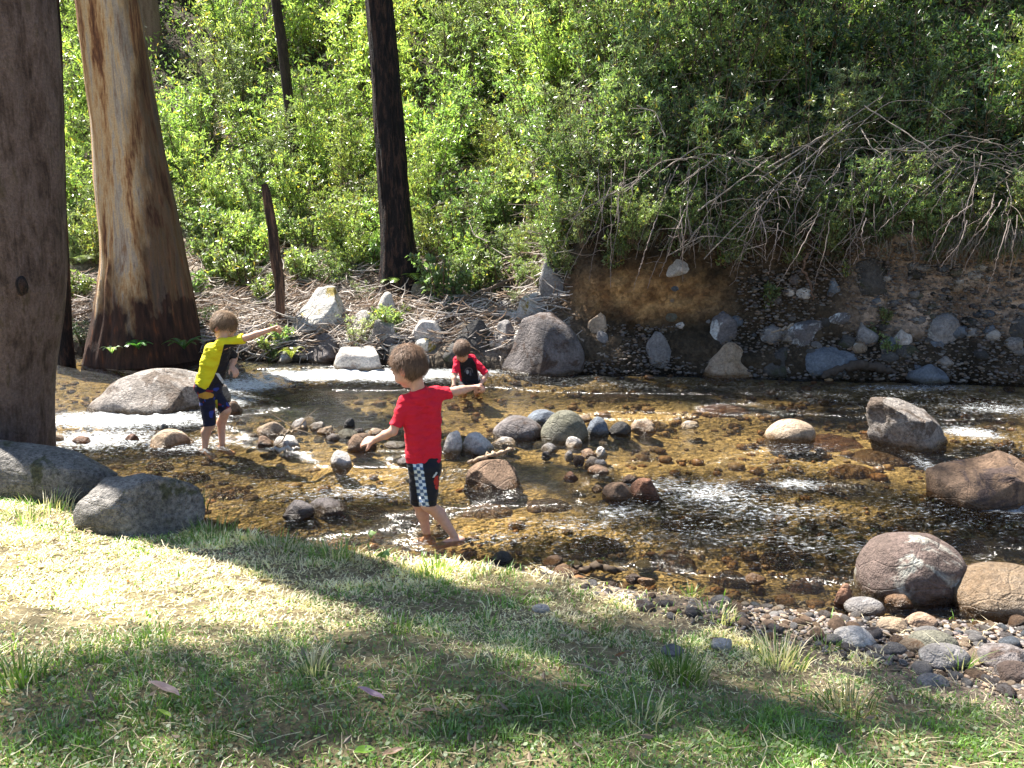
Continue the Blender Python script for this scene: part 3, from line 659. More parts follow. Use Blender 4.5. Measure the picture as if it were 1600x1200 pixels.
def px_path(rows, Y):
    out = []
    for r in rows:
        yy = Y if len(r) == 3 else r[3]
        q = Q(r[0], r[1], yy); out.append([q[0], q[1], q[2], r[2] / ppm(yy, q[2])])
    return out
def tree(name, label, rows, Y, mat, top=None, cat='tree', crown_spots=None, bury=.25, seed=1, group=None, **kw):
    path = px_path(rows, Y); b = list(path[0]); origin = (b[0], b[1], b[2])
    b2 = list(b); b2[2] -= bury; b2[3] *= 1.06; full = [b2] + path
    if top: full.append([path[-1][0] + top[0], path[-1][1] + top[1], path[-1][2] + top[2], path[-1][3] * top[3]])
    full = [q for k, q in enumerate(full)]
    # even spacing in height before smoothing
    zz = np.array([q[2] for q in full]); A = np.array(full); k = np.linspace(zz[0], zz[-1], 40)
    o = np.argsort(zz); A2 = np.stack([np.interp(k, zz[o], A[o, j]) for j in range(4)], -1)
    e = empty(name, origin); tag(e, label, cat, group)
    link('trunk', trunk_mesh('trunk', A2, mat, origin=origin, seed=seed, **kw), e)
    if crown_spots:
        tp = A2[-3, :3]
        crown(e, origin, crown_spots, tp, seed=seed + 50)
    return e

Y1 = 5.62
left_spots = [(shade_spot(x, y, L), r) for x, y, L, r in [
    (620, 940, 8.5, .50), (900, 950, 8.3, .42), (1080, 980, 8.0, .5), (1200, 1030, 8.6, .42), (760, 1030, 8.6, .45),
    (320, 1040, 8.2, .5), (540, 1060, 8.4, .42), (60, 1060, 8.3, .42), (1500, 1120, 8.6, .45), (860, 1090, 9.0, .35), (300, 1110, 8.4, .28), (120, 1150, 8.3, .28), (640, 1110, 8.6, .28), (800, 1160, 8.5, .28), (1000, 1190, 8.6, .28), (1250, 1170, 8.5, .28), (690, 985, 8.4, .4), (850, 1005, 8.6, .42), (1000, 1015, 8.3, .42), (1140, 1065, 8.5, .4), (590, 1000, 8.2, .35), (430, 1030, 8.4, .4), (250, 1190, 8.4, .35), (500, 1170, 8.8, .35), (1420, 1050, 8.4, .45)]]
t1 = tree('gum_tree', 'big grey brown trunk with a dark knot hole at the left edge of the photo', [(-10, 712, 84), (-10, 640, 86), (-8, 560, 88), (-3, 480, 94), (0, 400, 96), (-3, 300, 92), (-6, 200, 91), (-8, 100, 90), (-10, 0, 89)], Y1, BK_GREY,
          top=(-.1, .1, 5.5, .55), crown_spots=left_spots, seed=3, sides=72, rings=160, furrow=.03, flare=.06)
kn, kf = rock_verts(3, 5, (.075, .07, .13), lump=.4); kp = Q(35, 447, Y1 - .395)
kh = link('knot_hole', mesh_np('knot_hole', kn, [kf], [BK_BLACK]), t1, kp - np.array(t1.location))
_kr = [(math.cos(a) * .055, 0, math.sin(a) * .09) for a in np.linspace(0, 2 * math.pi, 25)]
V, F4 = tube_arr(_kr, np.full(25, .009), 8)

Y2 = 9.95
mid_spots = [(shade_spot(x, y, L), r) for x, y, L, r in [(150, 520, 9.0, .5), (225, 530, 9.0, .5), (290, 540, 9.0, .4), (1500, 800, 9.5, .6), (1380, 745, 9.8, .45), (1450, 870, 9.6, .35), (620, 640, 9.8, .4), (1100, 720, 9.6, .4), (900, 760, 9.5, .35), (560, 800, 9.5, .3), (420, 660, 9.8, .3), (1180, 900, 9.5, .3)]]
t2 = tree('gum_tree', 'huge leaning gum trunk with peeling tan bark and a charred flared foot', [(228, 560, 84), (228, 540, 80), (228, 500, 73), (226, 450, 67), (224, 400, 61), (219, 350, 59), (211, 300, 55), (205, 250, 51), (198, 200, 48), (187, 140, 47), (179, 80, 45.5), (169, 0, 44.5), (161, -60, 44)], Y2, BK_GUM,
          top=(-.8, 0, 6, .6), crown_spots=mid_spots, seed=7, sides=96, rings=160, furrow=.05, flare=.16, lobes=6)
Y3 = hit(628, 458)[1] + .15
far_spots = [(shade_spot(x, y, L), r) for x, y, L, r in [(1180, 440, 6.5, .7), (1300, 480, 6.3, .8), (1450, 470, 6.2, .9), (1570, 400, 6.0, .8), (1420, 330, 5.5, .6), (1000, 500, 6.6, .5), (1560, 250, 5.2, .7), (1250, 360, 5.6, .5), (1350, 180, 5.0, .6), (1500, 90, 5.0, .6), (1600, 520, 6.0, .9), (740, 520, 7, .4)]]
t3 = tree('burnt_tree', 'tall charred black trunk leaning left in the middle of the far bank', [(632, 462, 42), (630, 445, 36), (626, 420, 31), (622, 380, 27), (618, 330, 25), (613, 270, 24), (608, 200, 22.5), (602, 120, 21.5), (596, 50, 20.5), (592, 0, 20), (588, -50, 20)], Y3, BK_BLACK,
          top=(-.3, 0, 5, .6), crown_spots=far_spots[:6], seed=11, sides=56, rings=140, furrow=.11, flare=.30, lobes=4)
Y4 = hit(437, 508)[1]
tree('dead_snag', 'thin broken dark snag with a reddish side standing left of the pale boulder', [(436, 512, 8), (438, 480, 7), (437, 440, 7.5), (430, 400, 8.5), (426, 360, 7.5), (420, 325, 7), (416, 300, 6.5), (413, 288, 5)], Y4, BK_SNAG, cat='dead tree', seed=13, sides=20, rings=60, furrow=.08)
tree('slender_tree', 'thin dark leaning trunk rising from the shrubs left of the burnt trunk', [(462, 260, 8.5), (456, 200, 8), (449, 140, 8), (441, 70, 8), (432, 10, 7.5), (428, -30, 7)], 14.5, BK_DARK, top=(-.2, .5, 4, .6), seed=15, sides=20, bury=1.2)
tree('background_tree', 'brownish pale trunk high on the slope right of the huge gum trunk', [(243, 110, 16), (240, 80, 15), (235, 40, 15), (230, 0, 14.5), (226, -40, 14)], 19, BK_PALE, top=(-.2, 0, 6, .7), seed=17, sides=24, bury=1.5)
tree('background_tree', 'dark brown trunk between two paler trunks at the top left', [(300, 60, 17), (294, 20, 17), (288, -10, 17), (284, -40, 16)], 21, BK_DARK, top=(-.2, 0, 6, .7), seed=18, sides=24, bury=1.5)
tree('background_tree', 'narrow grey trunk left of the dark brown trunk at the top left', [(264, 45, 7), (262, 20, 7), (258, -10, 7), (256, -40, 7)], 21.5, BK_PALE, top=(-.2, 0, 6, .7), seed=19, sides=16, bury=1.5)
tree('background_tree', 'dark stump like trunk at the top edge right of the burnt trunk', [(632, 16, 14), (634, 0, 14), (636, -30, 14)], 23, BK_DARK, top=(-.1, 0, 6, .7), seed=20, sides=16, bury=1.5)
tree('slender_tree', 'narrow black trunk peeping out right of the big grey trunk', [(98, 520, 13), (98, 460, 12), (96, 400, 11), (93, 330, 10), (90, 200, 10), (86, 60, 10), (80, -40, 9)], 9.6, BK_BLACK, top=(-.2, .5, 4, .6), seed=21, sides=20, bury=.5)
tree('slender_tree', 'shaded brown trunk standing in the dark foliage at the upper right', [(1520, 120, 13), (1524, 60, 13), (1520, 0, 12), (1516, -40, 12)], 13.5, BK_DARK, top=(-.2, .5, 5, .6), crown_spots=far_spots[6:], seed=22, sides=20, bury=1.6)  # its crown clumps are added to shade the right slope

# ------------------------------------------------------------------ shrubs on the far slope
YG = ((.16, .22, .06), (.38, .46, .17), (.42, .34, .06))
MG = ((.10, .15, .06), (.25, .31, .14), (.34, .29, .07))
DG = ((.035, .07, .03), (.085, .13, .06), (.14, .15, .05))  # leaf green darkened to paint the shade of the right slope
PG = ((.16, .20, .12), (.30, .34, .21), (.35, .32, .14))
def shrub_proto(seed, H, R, nst, ntw, nlf, L, W, cols, upright=.5, droop=.3, bare=.15):
    rg = np.random.default_rng(seed); st = Bag(); P_, O_ = [], []
    for i in range(nst):
        a = rg.uniform(0, 6.28); rr = R * math.sqrt(rg.random()); h = H * rg.uniform(.6, 1)
        b = np.array([math.cos(a) * R * .15, math.sin(a) * R * .15, -.1]); e = np.array([math.cos(a) * rr, math.sin(a) * rr, h])
        mid = (b + e) / 2 + np.array([-math.cos(a), -math.sin(a), 0]) * rr * (upright - .3) * .5
        pts = resample(np.array([b, mid, e]), 9); V, F4 = tube_arr(pts, np.linspace(.012, .003, 9), 4); st.add(V, F4, (.10, .07, .045))
        for j in range(ntw):
            u = rg.uniform(bare, 1); s = pts[int(u * 8)]; ang = rg.uniform(0, 6.28); tl = rg.uniform(.12, .3) * (1.2 - .5 * u) * (H / 1.2)
            d = np.array([math.cos(ang), math.sin(ang), rg.uniform(.1, .9)]); d /= np.linalg.norm(d); t = s + d * tl
            V, F4 = tube_arr(np.array([s, (s + t) / 2 + [0, 0, .01], t]), [.004, .003, .0015], 3); st.add(V, F4, (.13, .11, .05))
            k = rg.random((nlf, 1)) ** .6; P_.append(s + (t - s) * k + rg.normal(size=(nlf, 3)) * .012)
            o = d + rg.normal(size=(nlf, 3)) * .8; O_.append(o / np.linalg.norm(o, axis=1)[:, None])
    V, Fc, C = leaves_at(rg, np.concatenate(P_), L, W, droop, cols, np.concatenate(O_))
    return mesh_np('shrub', V, [Fc], [LEAF], smooth=False, col=C), st.mesh('stem', [STEM])
KIND = {
 'yellow': [shrub_proto(50 + i, 1.5, .75, 13, 13, 13, (.06, .10), .30, YG, .5) for i in range(3)],
 'mid': [shrub_proto(60 + i, 1.3, .75, 14, 14, 15, (.045, .082), .34, MG, .5) for i in range(3)],
 'dark': [shrub_proto(70 + i, 1.3, .8, 13, 13, 14, (.045, .09), .34, DG, .5) for i in range(3)],
 'sapling': [shrub_proto(80 + i, 2.3, .35, 6, 26, 13, (.06, .10), .22, YG if i else PG, .3, .2, .25) for i in range(3)],
 'pale': [shrub_proto(90 + i, .9, .6, 12, 10, 12, (.04, .07), .30, PG, .5) for i in range(2)],
 'low': [shrub_proto(96 + i, .45, .28, 13, 8, 11, (.04, .065), .5, MG, .4, .3, .05) for i in range(2)],
}
LOOK = {'yellow': 'yellow green leafy shrub', 'mid': 'mid green small leaved shrub', 'dark': 'leafy shrub in green darkened for shade', 'sapling': 'tall slender sapling', 'pale': 'pale grey green shrub', 'low': 'low leafy plant'}
def where_on_slope(X, Y, Z):
    px = 800 + F * X / (Y * CT + (CAM_H - Z) * ST); py = 600 - F * (Y * ST + (Z - CAM_H) * CT) / (Y * CT + (CAM_H - Z) * ST)
    wh = next(t for l, t in ((150, 'left of the huge gum trunk'), (290, 'beside the huge gum trunk'), (450, 'between the gum and the slender trunk'), (600, 'just left of the burnt trunk'), (760, 'just right of the burnt trunk'), (950, 'right of the burnt trunk'), (1150, 'over the orange clay'), (1380, 'over the dark pebbly bank'), (9999, 'at the right edge')) if px < l)
    return 'shrubs', wh, 'low down' if py > 330 else 'halfway up' if py > 150 else 'high up' if py > 20 else 'topmost'
NAME = {'yellow': 'leafy_shrub', 'mid': 'leafy_shrub', 'dark': 'shade_tint_shrub', 'sapling': 'sapling', 'pale': 'pale_shrub', 'low': 'low_plant'}
def put_shrub(kind, X, Y, Z, s, k=None, label=None, group='-'):
    f, st = KIND[kind][rng.integers(len(KIND[kind])) if k is None else k]
    o = link(NAME[kind], f, loc=(float(X), float(Y), float(Z))); o.scale = (s, s, s * rng.uniform(.9, 1.15)); o.rotation_euler = (rng.uniform(-.12, .12), rng.uniform(-.12, .12), rng.uniform(0, 6.28))
    link('stem', st, o)
    if label: tag(o, label, 'shrub', None); return o
    w1, where, row = where_on_slope(X, Y, Z); tag(o, f'{LOOK[kind]} {where}, {row}', 'shrub', f'{w1} {where}')
    return o
def occ(px, py): return False
cnt = 0
# by real ground cells: X across, t up the slope
for t0, t1_, step, sc in [(5.1, 6.0, .58, .62), (6.0, 7.0, .66, .88), (7.0, 8.0, .80, 1.05), (8.0, 9.0, .95, 1.3), (9.0, 10.0, 1.25, 1.6), (10.0, 11.2, 2.0, 2.0)]:
    xr = 6.5 + (t0 - 5) * 1.7
    rows_t = max(2, int(round((t1_ - t0) * (3.2 if t0 < 8 else 3.4 if t0 < 9 else 3.5))))
    for tt in np.linspace(t0, t1_, rows_t, endpoint=False):
        for X in np.arange(-xr - 1, xr, step):
            X = X + rng.uniform(-.4, .4) * step; t = tt + rng.uniform(0, (t1_ - t0) / rows_t)
            wb = float(wB(X)); Y, z = bankpt(X, t); Y = float(Y); z = float(z)
            pxx = 800 + F * X / (Y * CT + (CAM_H - z) * ST)
            if abs(pxx - 800) > 930: continue
            if wb < .5 and t < 5.7 and not 470 < pxx < 600: continue
            if wb < .5 and t < 6.2 and pxx < 460 and rng.random() < .3: continue
            if (205 < pxx < 325 and t > 7.9) or (590 < pxx < 670 and t > 9.3): continue
            if abs(pxx - 222) < 60 and Y < 10.6: continue
            if wb >= .5 and t < 5.7 and rng.random() < .3: continue
            if pxx > 1230 and t < 6.6 and rng.random() < .5: continue
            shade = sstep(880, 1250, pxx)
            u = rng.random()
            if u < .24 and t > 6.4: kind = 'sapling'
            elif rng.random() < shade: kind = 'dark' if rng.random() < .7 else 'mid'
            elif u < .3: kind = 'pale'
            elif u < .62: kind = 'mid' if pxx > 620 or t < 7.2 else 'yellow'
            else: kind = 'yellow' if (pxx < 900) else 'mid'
            s = sc * rng.uniform(.75, 1.2) * (.8 if kind == 'sapling' and t < 7.5 else 1)
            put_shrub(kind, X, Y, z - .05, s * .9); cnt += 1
for t0, st_, sc in ((4.35, .55, .32), (4.75, .44, .38), (5.1, .42, .42), (5.5, .45, .44)):
    for X in np.arange(.25, 6.4, st_):
        X = X + rng.uniform(-.2, .2); t = t0 + rng.uniform(-.15, .15); Y, z = bankpt(X, t)
        if rng.random() < .12: continue
        put_shrub(('dark' if rng.random() < .65 else 'mid') if X > 2.6 else ('mid' if rng.random() < .7 else 'pale'), X, float(Y) - .06, float(z) - .05, sc * rng.uniform(.7, 1.25)); cnt += 1
print('shrubs', cnt)
for px, py, s in [(470, 440, 1), (540, 410, 1.2), (575, 420, 1.1), (520, 380, 1.3), (480, 400, 1.1), (700, 380, 1.3), (760, 370, 1.2), (800, 360, 1.3), (745, 460, .8), (560, 360, 1.2), (450, 380, 1), (395, 430, .8), (340, 330, 1.3), (300, 360, .9), (700, 340, 1.4), (840, 330, 1.3), (320, 400, .7), (120, 470, 1), (870, 390, .8), (960, 400, .8), (1200, 470, .5), (1320, 420, .5), (1395, 555, .5), (1360, 520, .4), (1380, 500, .4), (1560, 330, .8), (640, 500, .5), (430, 550, .7), (450, 540, .6), (1225, 345, .8), (1190, 380, .8), (1130, 400, .7), (1050, 380, .8)]:
    h = hit(px, py); put_shrub('low', h[0], h[1], h[2] - .03, s * 1.15)
for px, py, kd, s in [(335, 345, 'yellow', .55), (375, 352, 'mid', .6), (405, 372, 'pale', .6), (350, 385, 'low', 1.5), (320, 372, 'mid', .4), (308, 405, 'mid', .35), (345, 398, 'pale', .45), (368, 410, 'low', 1.2), (325, 392, 'low', 1.4), (455, 385, 'mid', .5), (300, 470, 'low', 1.1), (340, 440, 'low', 1.2), (385, 450, 'low', 1.3), (420, 470, 'low', 1.0), (520, 450, 'mid', .45), (570, 470, 'pale', .4), (600, 520, 'low', 1.0), (690, 470, 'low', 1.4), (720, 440, 'mid', .45), (780, 450, 'low', 1.4), (820, 400, 'mid', .5), (670, 400, 'pale', .55), (130, 535, 'dark', .3), (190, 548, 'dark', .25), (250, 550, 'dark', .3), (310, 520, 'dark', .35), (390, 400, 'low', 1.3), (118, 400, 'mid', .5), (840, 300, 'pale', .7), (870, 250, 'mid', .8), (850, 190, 'yellow', .9), (880, 130, 'mid', 1.0), (845, 90, 'pale', 1.2), (890, 60, 'mid', 1.1), (900, 200, 'pale', .9), (820, 240, 'mid', .8), (860, 30, 'yellow', 1.2), (830, 150, 'mid', .9), (820, 330, 'mid', .6), (880, 320, 'low', 1.4), (920, 360, 'low', 1.2)]:  # dark shrubs at the gum foot stand in for its shade
    h = hit(px, py); put_shrub(kd, h[0], h[1], h[2] - .04, s)
h = hit(560, 530); o = put_shrub('pale', h[0], h[1] - .1, h[2] - .05, .52, 0, 'feathery pale green plant beside the low whitish rock at the waterline', None)

# ferns and strappy plants
def frond_plant(name, label, px, py, n, L, seed, cols, up=.8, W=.16, cat='fern', group=None, Y=None):
    h = hit(px, py) if Y is None else Q(px, py, Y); rg = np.random.default_rng(seed); b = Bag(); e = empty(name, h); tag(e, label, cat, group)
    for i in range(n):
        a = i / n * 6.28 + rg.uniform(-.3, .3); l = L * rg.uniform(.7, 1.1); k = np.linspace(0, 1, 12)
        x = np.stack([np.cos(a) * l * k * .8, np.sin(a) * l * k * .8, l * up * (k - .75 * k * k)], -1)
        V, F4 = tube_arr(x, np.linspace(.006, .001, 12), 3); b.add(V, F4, np.array(cols[0]))
        t = np.gradient(x, axis=0); t /= np.linalg.norm(t, axis=1)[:, None]; sd = np.cross(t, [0, 0, 1]); sd /= np.linalg.norm(sd, axis=1)[:, None]
        for j in np.linspace(1, 11, 18):
            p0 = np.array([np.interp(j, np.arange(12), x[:, c]) for c in range(3)]); q = int(j); ll = l * W * 1.6 * math.sin(math.pi * (.15 + .8 * j / 12)) 
            for sgn in (1, -1):
                tip = p0 + sd[q] * sgn * ll + t[q] * ll * .45 - [0, 0, ll * .15]; w_ = t[q] * l * .022
                V = np.array([p0 - w_, p0 + w_, tip]); cc = np.array(cols[0]) + (np.array(cols[1]) - np.array(cols[0])) * rg.random()
                b.add(V, np.array([[0, 1, 2]]), cc)
    link('frond', b.mesh('frond', [LEAF], False), e)
FG = ((.05, .14, .03), (.10, .20, .05))
FP = ((.22, .28, .16), (.34, .38, .22))
frond_plant('fern', 'pale sunlit fern in the shrubs right of the huge gum trunk', 285, 262, 9, .75, 31, FP)
frond_plant('fern', 'sunlit fern between the big grey trunk and the huge gum trunk', 128, 412, 9, .6, 32, FP)
frond_plant('fern', 'green fern fronds growing against the foot of the black trunk', 628, 452, 8, .5, 33, ((.14, .24, .04), (.22, .32, .07)), up=1.3)
frond_plant('fern', 'dark green spiky plant at the foot of the huge gum trunk on the right', 288, 545, 10, .32, 34, FG, up=1.1, W=.09, Y=9.25)
frond_plant('fern', 'small dark green plant at the foot of the huge gum trunk in the middle', 216, 545, 8, .25, 35, FG, up=1.1, W=.12, Y=9.25)
frond_plant('fern', 'shaded fern left of the huge gum trunk', 118, 330, 8, .7, 36, FG)
frond_plant('leafy_weed', 'pale rounded leafy weed at the waterline below the huge gum trunk', 175, 552, 7, .16, 37, ((.30, .36, .22), (.42, .46, .32)), up=1.6, W=.12, cat='plant', Y=9.3)
frond_plant('leafy_weed', 'yellow flecked weed at the waterline below the snag', 455, 560, 8, .2, 38, ((.28, .30, .05), (.14, .22, .04)), up=1.7, W=.12, cat='plant', Y=9.3)

# ------------------------------------------------------------------ dead wood
def branch(name, label, rows, cat='branch', group=None, mat=None, col=(.26, .215, .17), sides=7, Ys=None, lift=0.0, wob=.02, seed=0, twigs=0):
    """rows: px,py,radius_m[,Y]"""
    rg = np.random.default_rng(seed + int(rows[0][0])); pts = []
    for r in rows:
        q = Q(r[0], r[1], r[3]) if len(r) > 3 else hit(r[0], r[1]) + [0, -.03, lift]
        pts.append([*q, r[2]])
    pp = resample(np.array(pts), max(10, 6 * len(pts))); pp[1:-1, :3] += rg.normal(size=(len(pp) - 2, 3)) * wob * .4
    o = pp[0, :3].copy(); b = Bag(); V, F4 = tube_arr(pp[:, :3] - o, pp[:, 3] * (1 + .15 * rg.normal(size=len(pp))).clip(.6, 1.4), sides); b.add(V, F4, col)
    for k in range(twigs):
        i = rg.integers(2, len(pp) - 1); s = pp[i, :3] - o; d = rg.normal(size=3) * [1, .5, 1]; d /= np.linalg.norm(d); l = rg.uniform(.1, .3)
        x = np.array([s, s + d * l * .5 + rg.normal(size=3) * .02, s + d * l + [0, 0, -.03]]); V, F4 = tube_arr(resample(x, 6), np.linspace(pp[i, 3] * .5, .002, 6), 4); b.add(V, F4, col)
    ob = link(name, b.mesh(name, [mat or TWIG]), loc=o); return tag(ob, label, cat, group)
branch('fallen_log', 'smooth grey log leaning on the big pale mossy boulder', [(446, 492, .03), (470, 468, .035), (505, 448, .035), (532, 434, .03)], lift=.06, sides=10)
branch('fallen_branch', 'long curved branch crossing the bank right of the black trunk', [(640, 452, .03), (680, 440, .032), (730, 428, .03), (775, 418, .022), (845, 405, .012)], lift=.1, twigs=4)
branch('driftwood', 'forked grey driftwood leaning right of the tall smooth boulder', [(888, 512, .022), (905, 530, .024), (922, 550, .022), (945, 560, .012)], lift=.02, twigs=3)
branch('driftwood', 'short driftwood stub crossing behind the tall smooth boulder', [(874, 518, .024), (886, 508, .022), (900, 494, .015)], lift=.04)
branch('driftwood', 'pale curved stick lying over the stones right of the boy in red', [(732, 722, .012, 5.55), (760, 712, .016, 5.5), (785, 708, .014, 5.5), (801, 700, .010, 5.5)], col=(.36, .27, .19))
branch('driftwood', 'bleached flat piece of wood on the small stone bar', [(423, 701, .010, 5.95), (445, 702, .014, 5.95), (468, 700, .010, 5.95)], col=(.5, .46, .4))
branch('driftwood', 'bundle of thin sticks on the small stone bar', [(440, 681, .012, 6.2), (456, 673, .012, 6.2), (474, 668, .008, 6.2)], col=(.22, .17, .12), twigs=5)
branch('fallen_log', 'dark log with a curved top lying along the right waterline', [(1285, 590, .03, 8.75), (1310, 576, .05, 8.75), (1345, 570, .055, 8.75), (1375, 574, .05, 8.75), (1402, 582, .02, 8.75)], col=(.07, .055, .045), sides=10)
branch('fallen_branch', 'dark branch slanting over the rocks right of the black trunk', [(690, 500, .02), (730, 480, .02), (800, 450, .018), (860, 430, .012)], lift=.12, col=(.13, .10, .08), twigs=3)
branch('fallen_branch', 'bare branch slanting up the slope left of the tall grey stone', [(800, 470, .02), (830, 430, .02), (862, 385, .016), (900, 350, .010)], lift=.12, col=(.12, .09, .07), twigs=4)
branch('driftwood', 'bleached stick in the mud by the near water edge', [(843, 886, .014, 4.0), (862, 898, .022, 3.96), (882, 906, .016, 3.94)], col=(.55, .46, .34))
branch('driftwood', 'dark broken stick lying over pebbles at the near water edge', [(896, 888, .014, 4.02), (935, 886, .018, 4.03), (972, 892, .016, 4.0)], col=(.07, .05, .035))
branch('driftwood', 'leaning pale stick at the waterline of the pebbly dark bank', [(1205, 519, .012, 8.8), (1225, 514, .014, 8.8), (1240, 506, .012, 8.85)])
branch('tree_root', 'brown root hanging down the face of the dark bank', [(1262, 395, .016, 9.0), (1254, 420, .014, 8.98), (1266, 440, .013, 8.95), (1270, 468, .008, 8.95)], cat='root', col=(.13, .08, .055), twigs=2)
BR = [([(1100, 405, .010), (1200, 300, .012), (1330, 190, .010)]), ([(1090, 330, .014), (1160, 280, .012), (1200, 250, .012)]), ([(1180, 285, .012), (1290, 210, .012), (1380, 150, .010)]),
      ([(1370, 232, .012), (1420, 236, .012), (1458, 236, .010)]), ([(1392, 240, .012), (1380, 275, .012), (1372, 310, .008)]), ([(1345, 200, .010), (1365, 235, .010), (1400, 275, .008)]),
      ([(1200, 262, .012), (1280, 215, .012), (1350, 188, .008)]), ([(1240, 270, .010), (1250, 300, .012), (1262, 290, .008)]), ([(1470, 360, .010), (1495, 330, .012), (1512, 305, .008)]),
      ([(1150, 245, .010), (1180, 260, .014), (1225, 290, .010)]), ([(995, 165, .012), (1025, 175, .014), (1040, 215, .010)]), ([(890, 345, .010), (940, 310, .012), (1000, 280, .008)]),
      ([(1060, 290, .012), (1100, 260, .014), (1145, 235, .010)]), ([(1030, 270, .010), (1120, 210, .010), (1210, 150, .008)]), ([(820, 260, .012), (870, 230, .012), (905, 200, .008)]),
      ([(730, 340, .014), (742, 370, .012), (765, 378, .008)]), ([(1350, 165, .010), (1450, 230, .012), (1510, 280, .008)]), ([(1470, 70, .012), (1478, 85, .012), (1468, 102, .008)])]
for i in range(34):
    x0 = rng.uniform(960, 1480); y0 = rng.uniform(190, 400); a = rng.normal(-.55, .45); l = rng.uniform(60, 190)
    BR.append([(x0, y0, .007), (x0 + math.cos(a) * l * .35, y0 + math.sin(a) * l * .35 - l * .14 + rng.normal() * 6, .007), (x0 + math.cos(a) * l * .75 + rng.normal() * 6, y0 + math.sin(a) * l * .6 - l * .05, .006), (x0 + math.cos(a) * l, y0 + math.sin(a) * l * .7 + l * .18, .003)])
for i, r in enumerate(BR):
    branch('dead_branch', ('thick' if i < 18 else 'thin') + ' bare grey branch tangled over the shrubs ' + ('above the orange clay' if r[0][0] < 1150 else 'above the lichen rocks' if r[0][0] < 1350 else 'near the right edge'), [(x, y, ra * .62, max(9.0, hit(x, y)[1] - rng.uniform(.75, 1.25))) for x, y, ra in r], group='bare branches over the far shrubs', wob=.010, twigs=5, seed=i, col=(.27, .23, .20))
# hanging vines along the lip of the cut bank
for i in range(75):
    px = rng.uniform(890, 1590); top = rng.uniform(225, 350); ln = rng.uniform(50, 210) * (1 if px < 1350 else .7); bot = min(top + ln, 470 + rng.uniform(-60, 0))
    lean = rng.uniform(-70, 10); Yt = hit(px, top)[1] - .75; Yb = min(Yt, float(yf((px - 800) / F * 9.2)) + .15 + rng.uniform(-.1, .15))
    branch('hanging_vine', 'thin bare vine hanging ' + ('over the orange clay' if px < 1130 else 'above the lichen patched rocks' if px < 1360 else 'over the brown earth at the right') + (', reaching low' if bot > 430 else ', short' if bot - top < 90 else ''), [(px, top, .005, Yt), (px + lean * .35 + rng.normal() * 6, top + (bot - top) * .45, .0045, (Yt + Yb) / 2 - .1), (px + lean * .8, top + (bot - top) * .8, .0035, Yb), (px + lean, bot, .002, Yb)], cat='vine', group='bare vines over the cut bank', wob=.010, sides=5, twigs=int(rng.integers(0, 4)), seed=i, col=tuple(np.array((.27, .22, .20)) * rng.uniform(.5, 1.2)))
# stick and bark litter: countless pieces, one object
def litter():
    b = Bag(); rg = np.random.default_rng(77)
    def piece(px, py, l, r, pal, lift, flat=1.0):
        h = hit(px, py); a = rg.uniform(-1, 1) * 1.3 + (0 if rg.random() < .7 else 1.57); e = rg.uniform(-.4, .45)
        d = np.array([math.cos(a) * math.cos(e), math.sin(a) * math.cos(e) * .5, math.sin(e) + .25 * abs(math.sin(a))]); n = np.cross(d, rg.normal(size=3)); n /= np.linalg.norm(n)
        c = h + [0, -.03, lift * rg.random()]; k = np.linspace(-.5, .5, 6)[:, None]
        pts = c + d * l * k + n * l * rg.uniform(-.25, .25) * (k ** 2 * 4)
        V, F4 = tube_arr(pts, r * np.array([.6, .9, 1, .95, .8, .4]), 4, rg.uniform(0, 1)); b.add(V, F4, np.array(pal) * rg.uniform(.55, 1.25))
    for i in range(4000):
        u = rg.random()
        if u < .55: px, py = rg.uniform(295, 600), rg.uniform(385, 560) ; py = max(py, 398) if px < 380 else py
        elif u < .62: px, py = rg.uniform(100, 160), rg.uniform(440, 510)
        elif u < .92: px, py = rg.uniform(600, 890), rg.uniform(360, 545)
        else: px, py = rg.uniform(440, 800), rg.uniform(450, 560)
        pal = (.52, .46, .41) if rg.random() < .6 else (.24, .17, .12)
        piece(px, py, rg.uniform(.10, .6), rg.uniform(.003, .011), pal, .16)
    for i in range(1500):
        px, py = rg.uniform(640, 1600), rg.uniform(120, 420)
        if rg.random() > sstep(80, 330, py): continue
        X = (px - 800) / F * 10; h = hit(px, py); piece(px, py, rg.uniform(.15, .9), rg.uniform(.002, .006), (.22, .18, .15), .7)
    tag(link('stick_litter', b.mesh('stick_litter', [TWIG])), 'tangle of dead sticks and bark strips littering the far bank', 'sticks', kind='stuff')
litter()
def lip_grass():
    rg = np.random.default_rng(5); n = 2600; px = np.concatenate([rg.uniform(1380, 1600, n // 2), rg.uniform(880, 1600, n - n // 2)]); V = []; C = []
    b = Bag()
    for i in range(n):
        X = (px[i] - 800) / F * 9.4; t = rg.uniform(4.5, 6.2)
        if noise3(np.array([X * 2.5, 0, 7.0]), 3) < .05: continue
        t; Y, z = bankpt(X, t); l = rg.uniform(.06, .30); a = rg.normal() * .22
        s = np.array([X, float(Y) - .02, float(z)]); m_ = s + [a * .5, -.10, .03]; e = s + [a, -.14 - rg.random() * .06, -l * .8]
        w_ = np.array([.004, 0, 0]); b.add(np.array([s - w_, s + w_, m_ + w_, m_ - w_, e]), np.array([[0, 1, 2], [0, 2, 3], [3, 2, 4]]), np.array((.16, .14, .11)) * rg.uniform(.4, 1.3) if rg.random() < .75 else (.05, .08, .02))
    tag(link('hanging_grass', b.mesh('hanging_grass', [TWIG], False)), 'dry grass and rootlets hanging over the lip of the cut bank', 'grass', kind='stuff')
lip_grass()
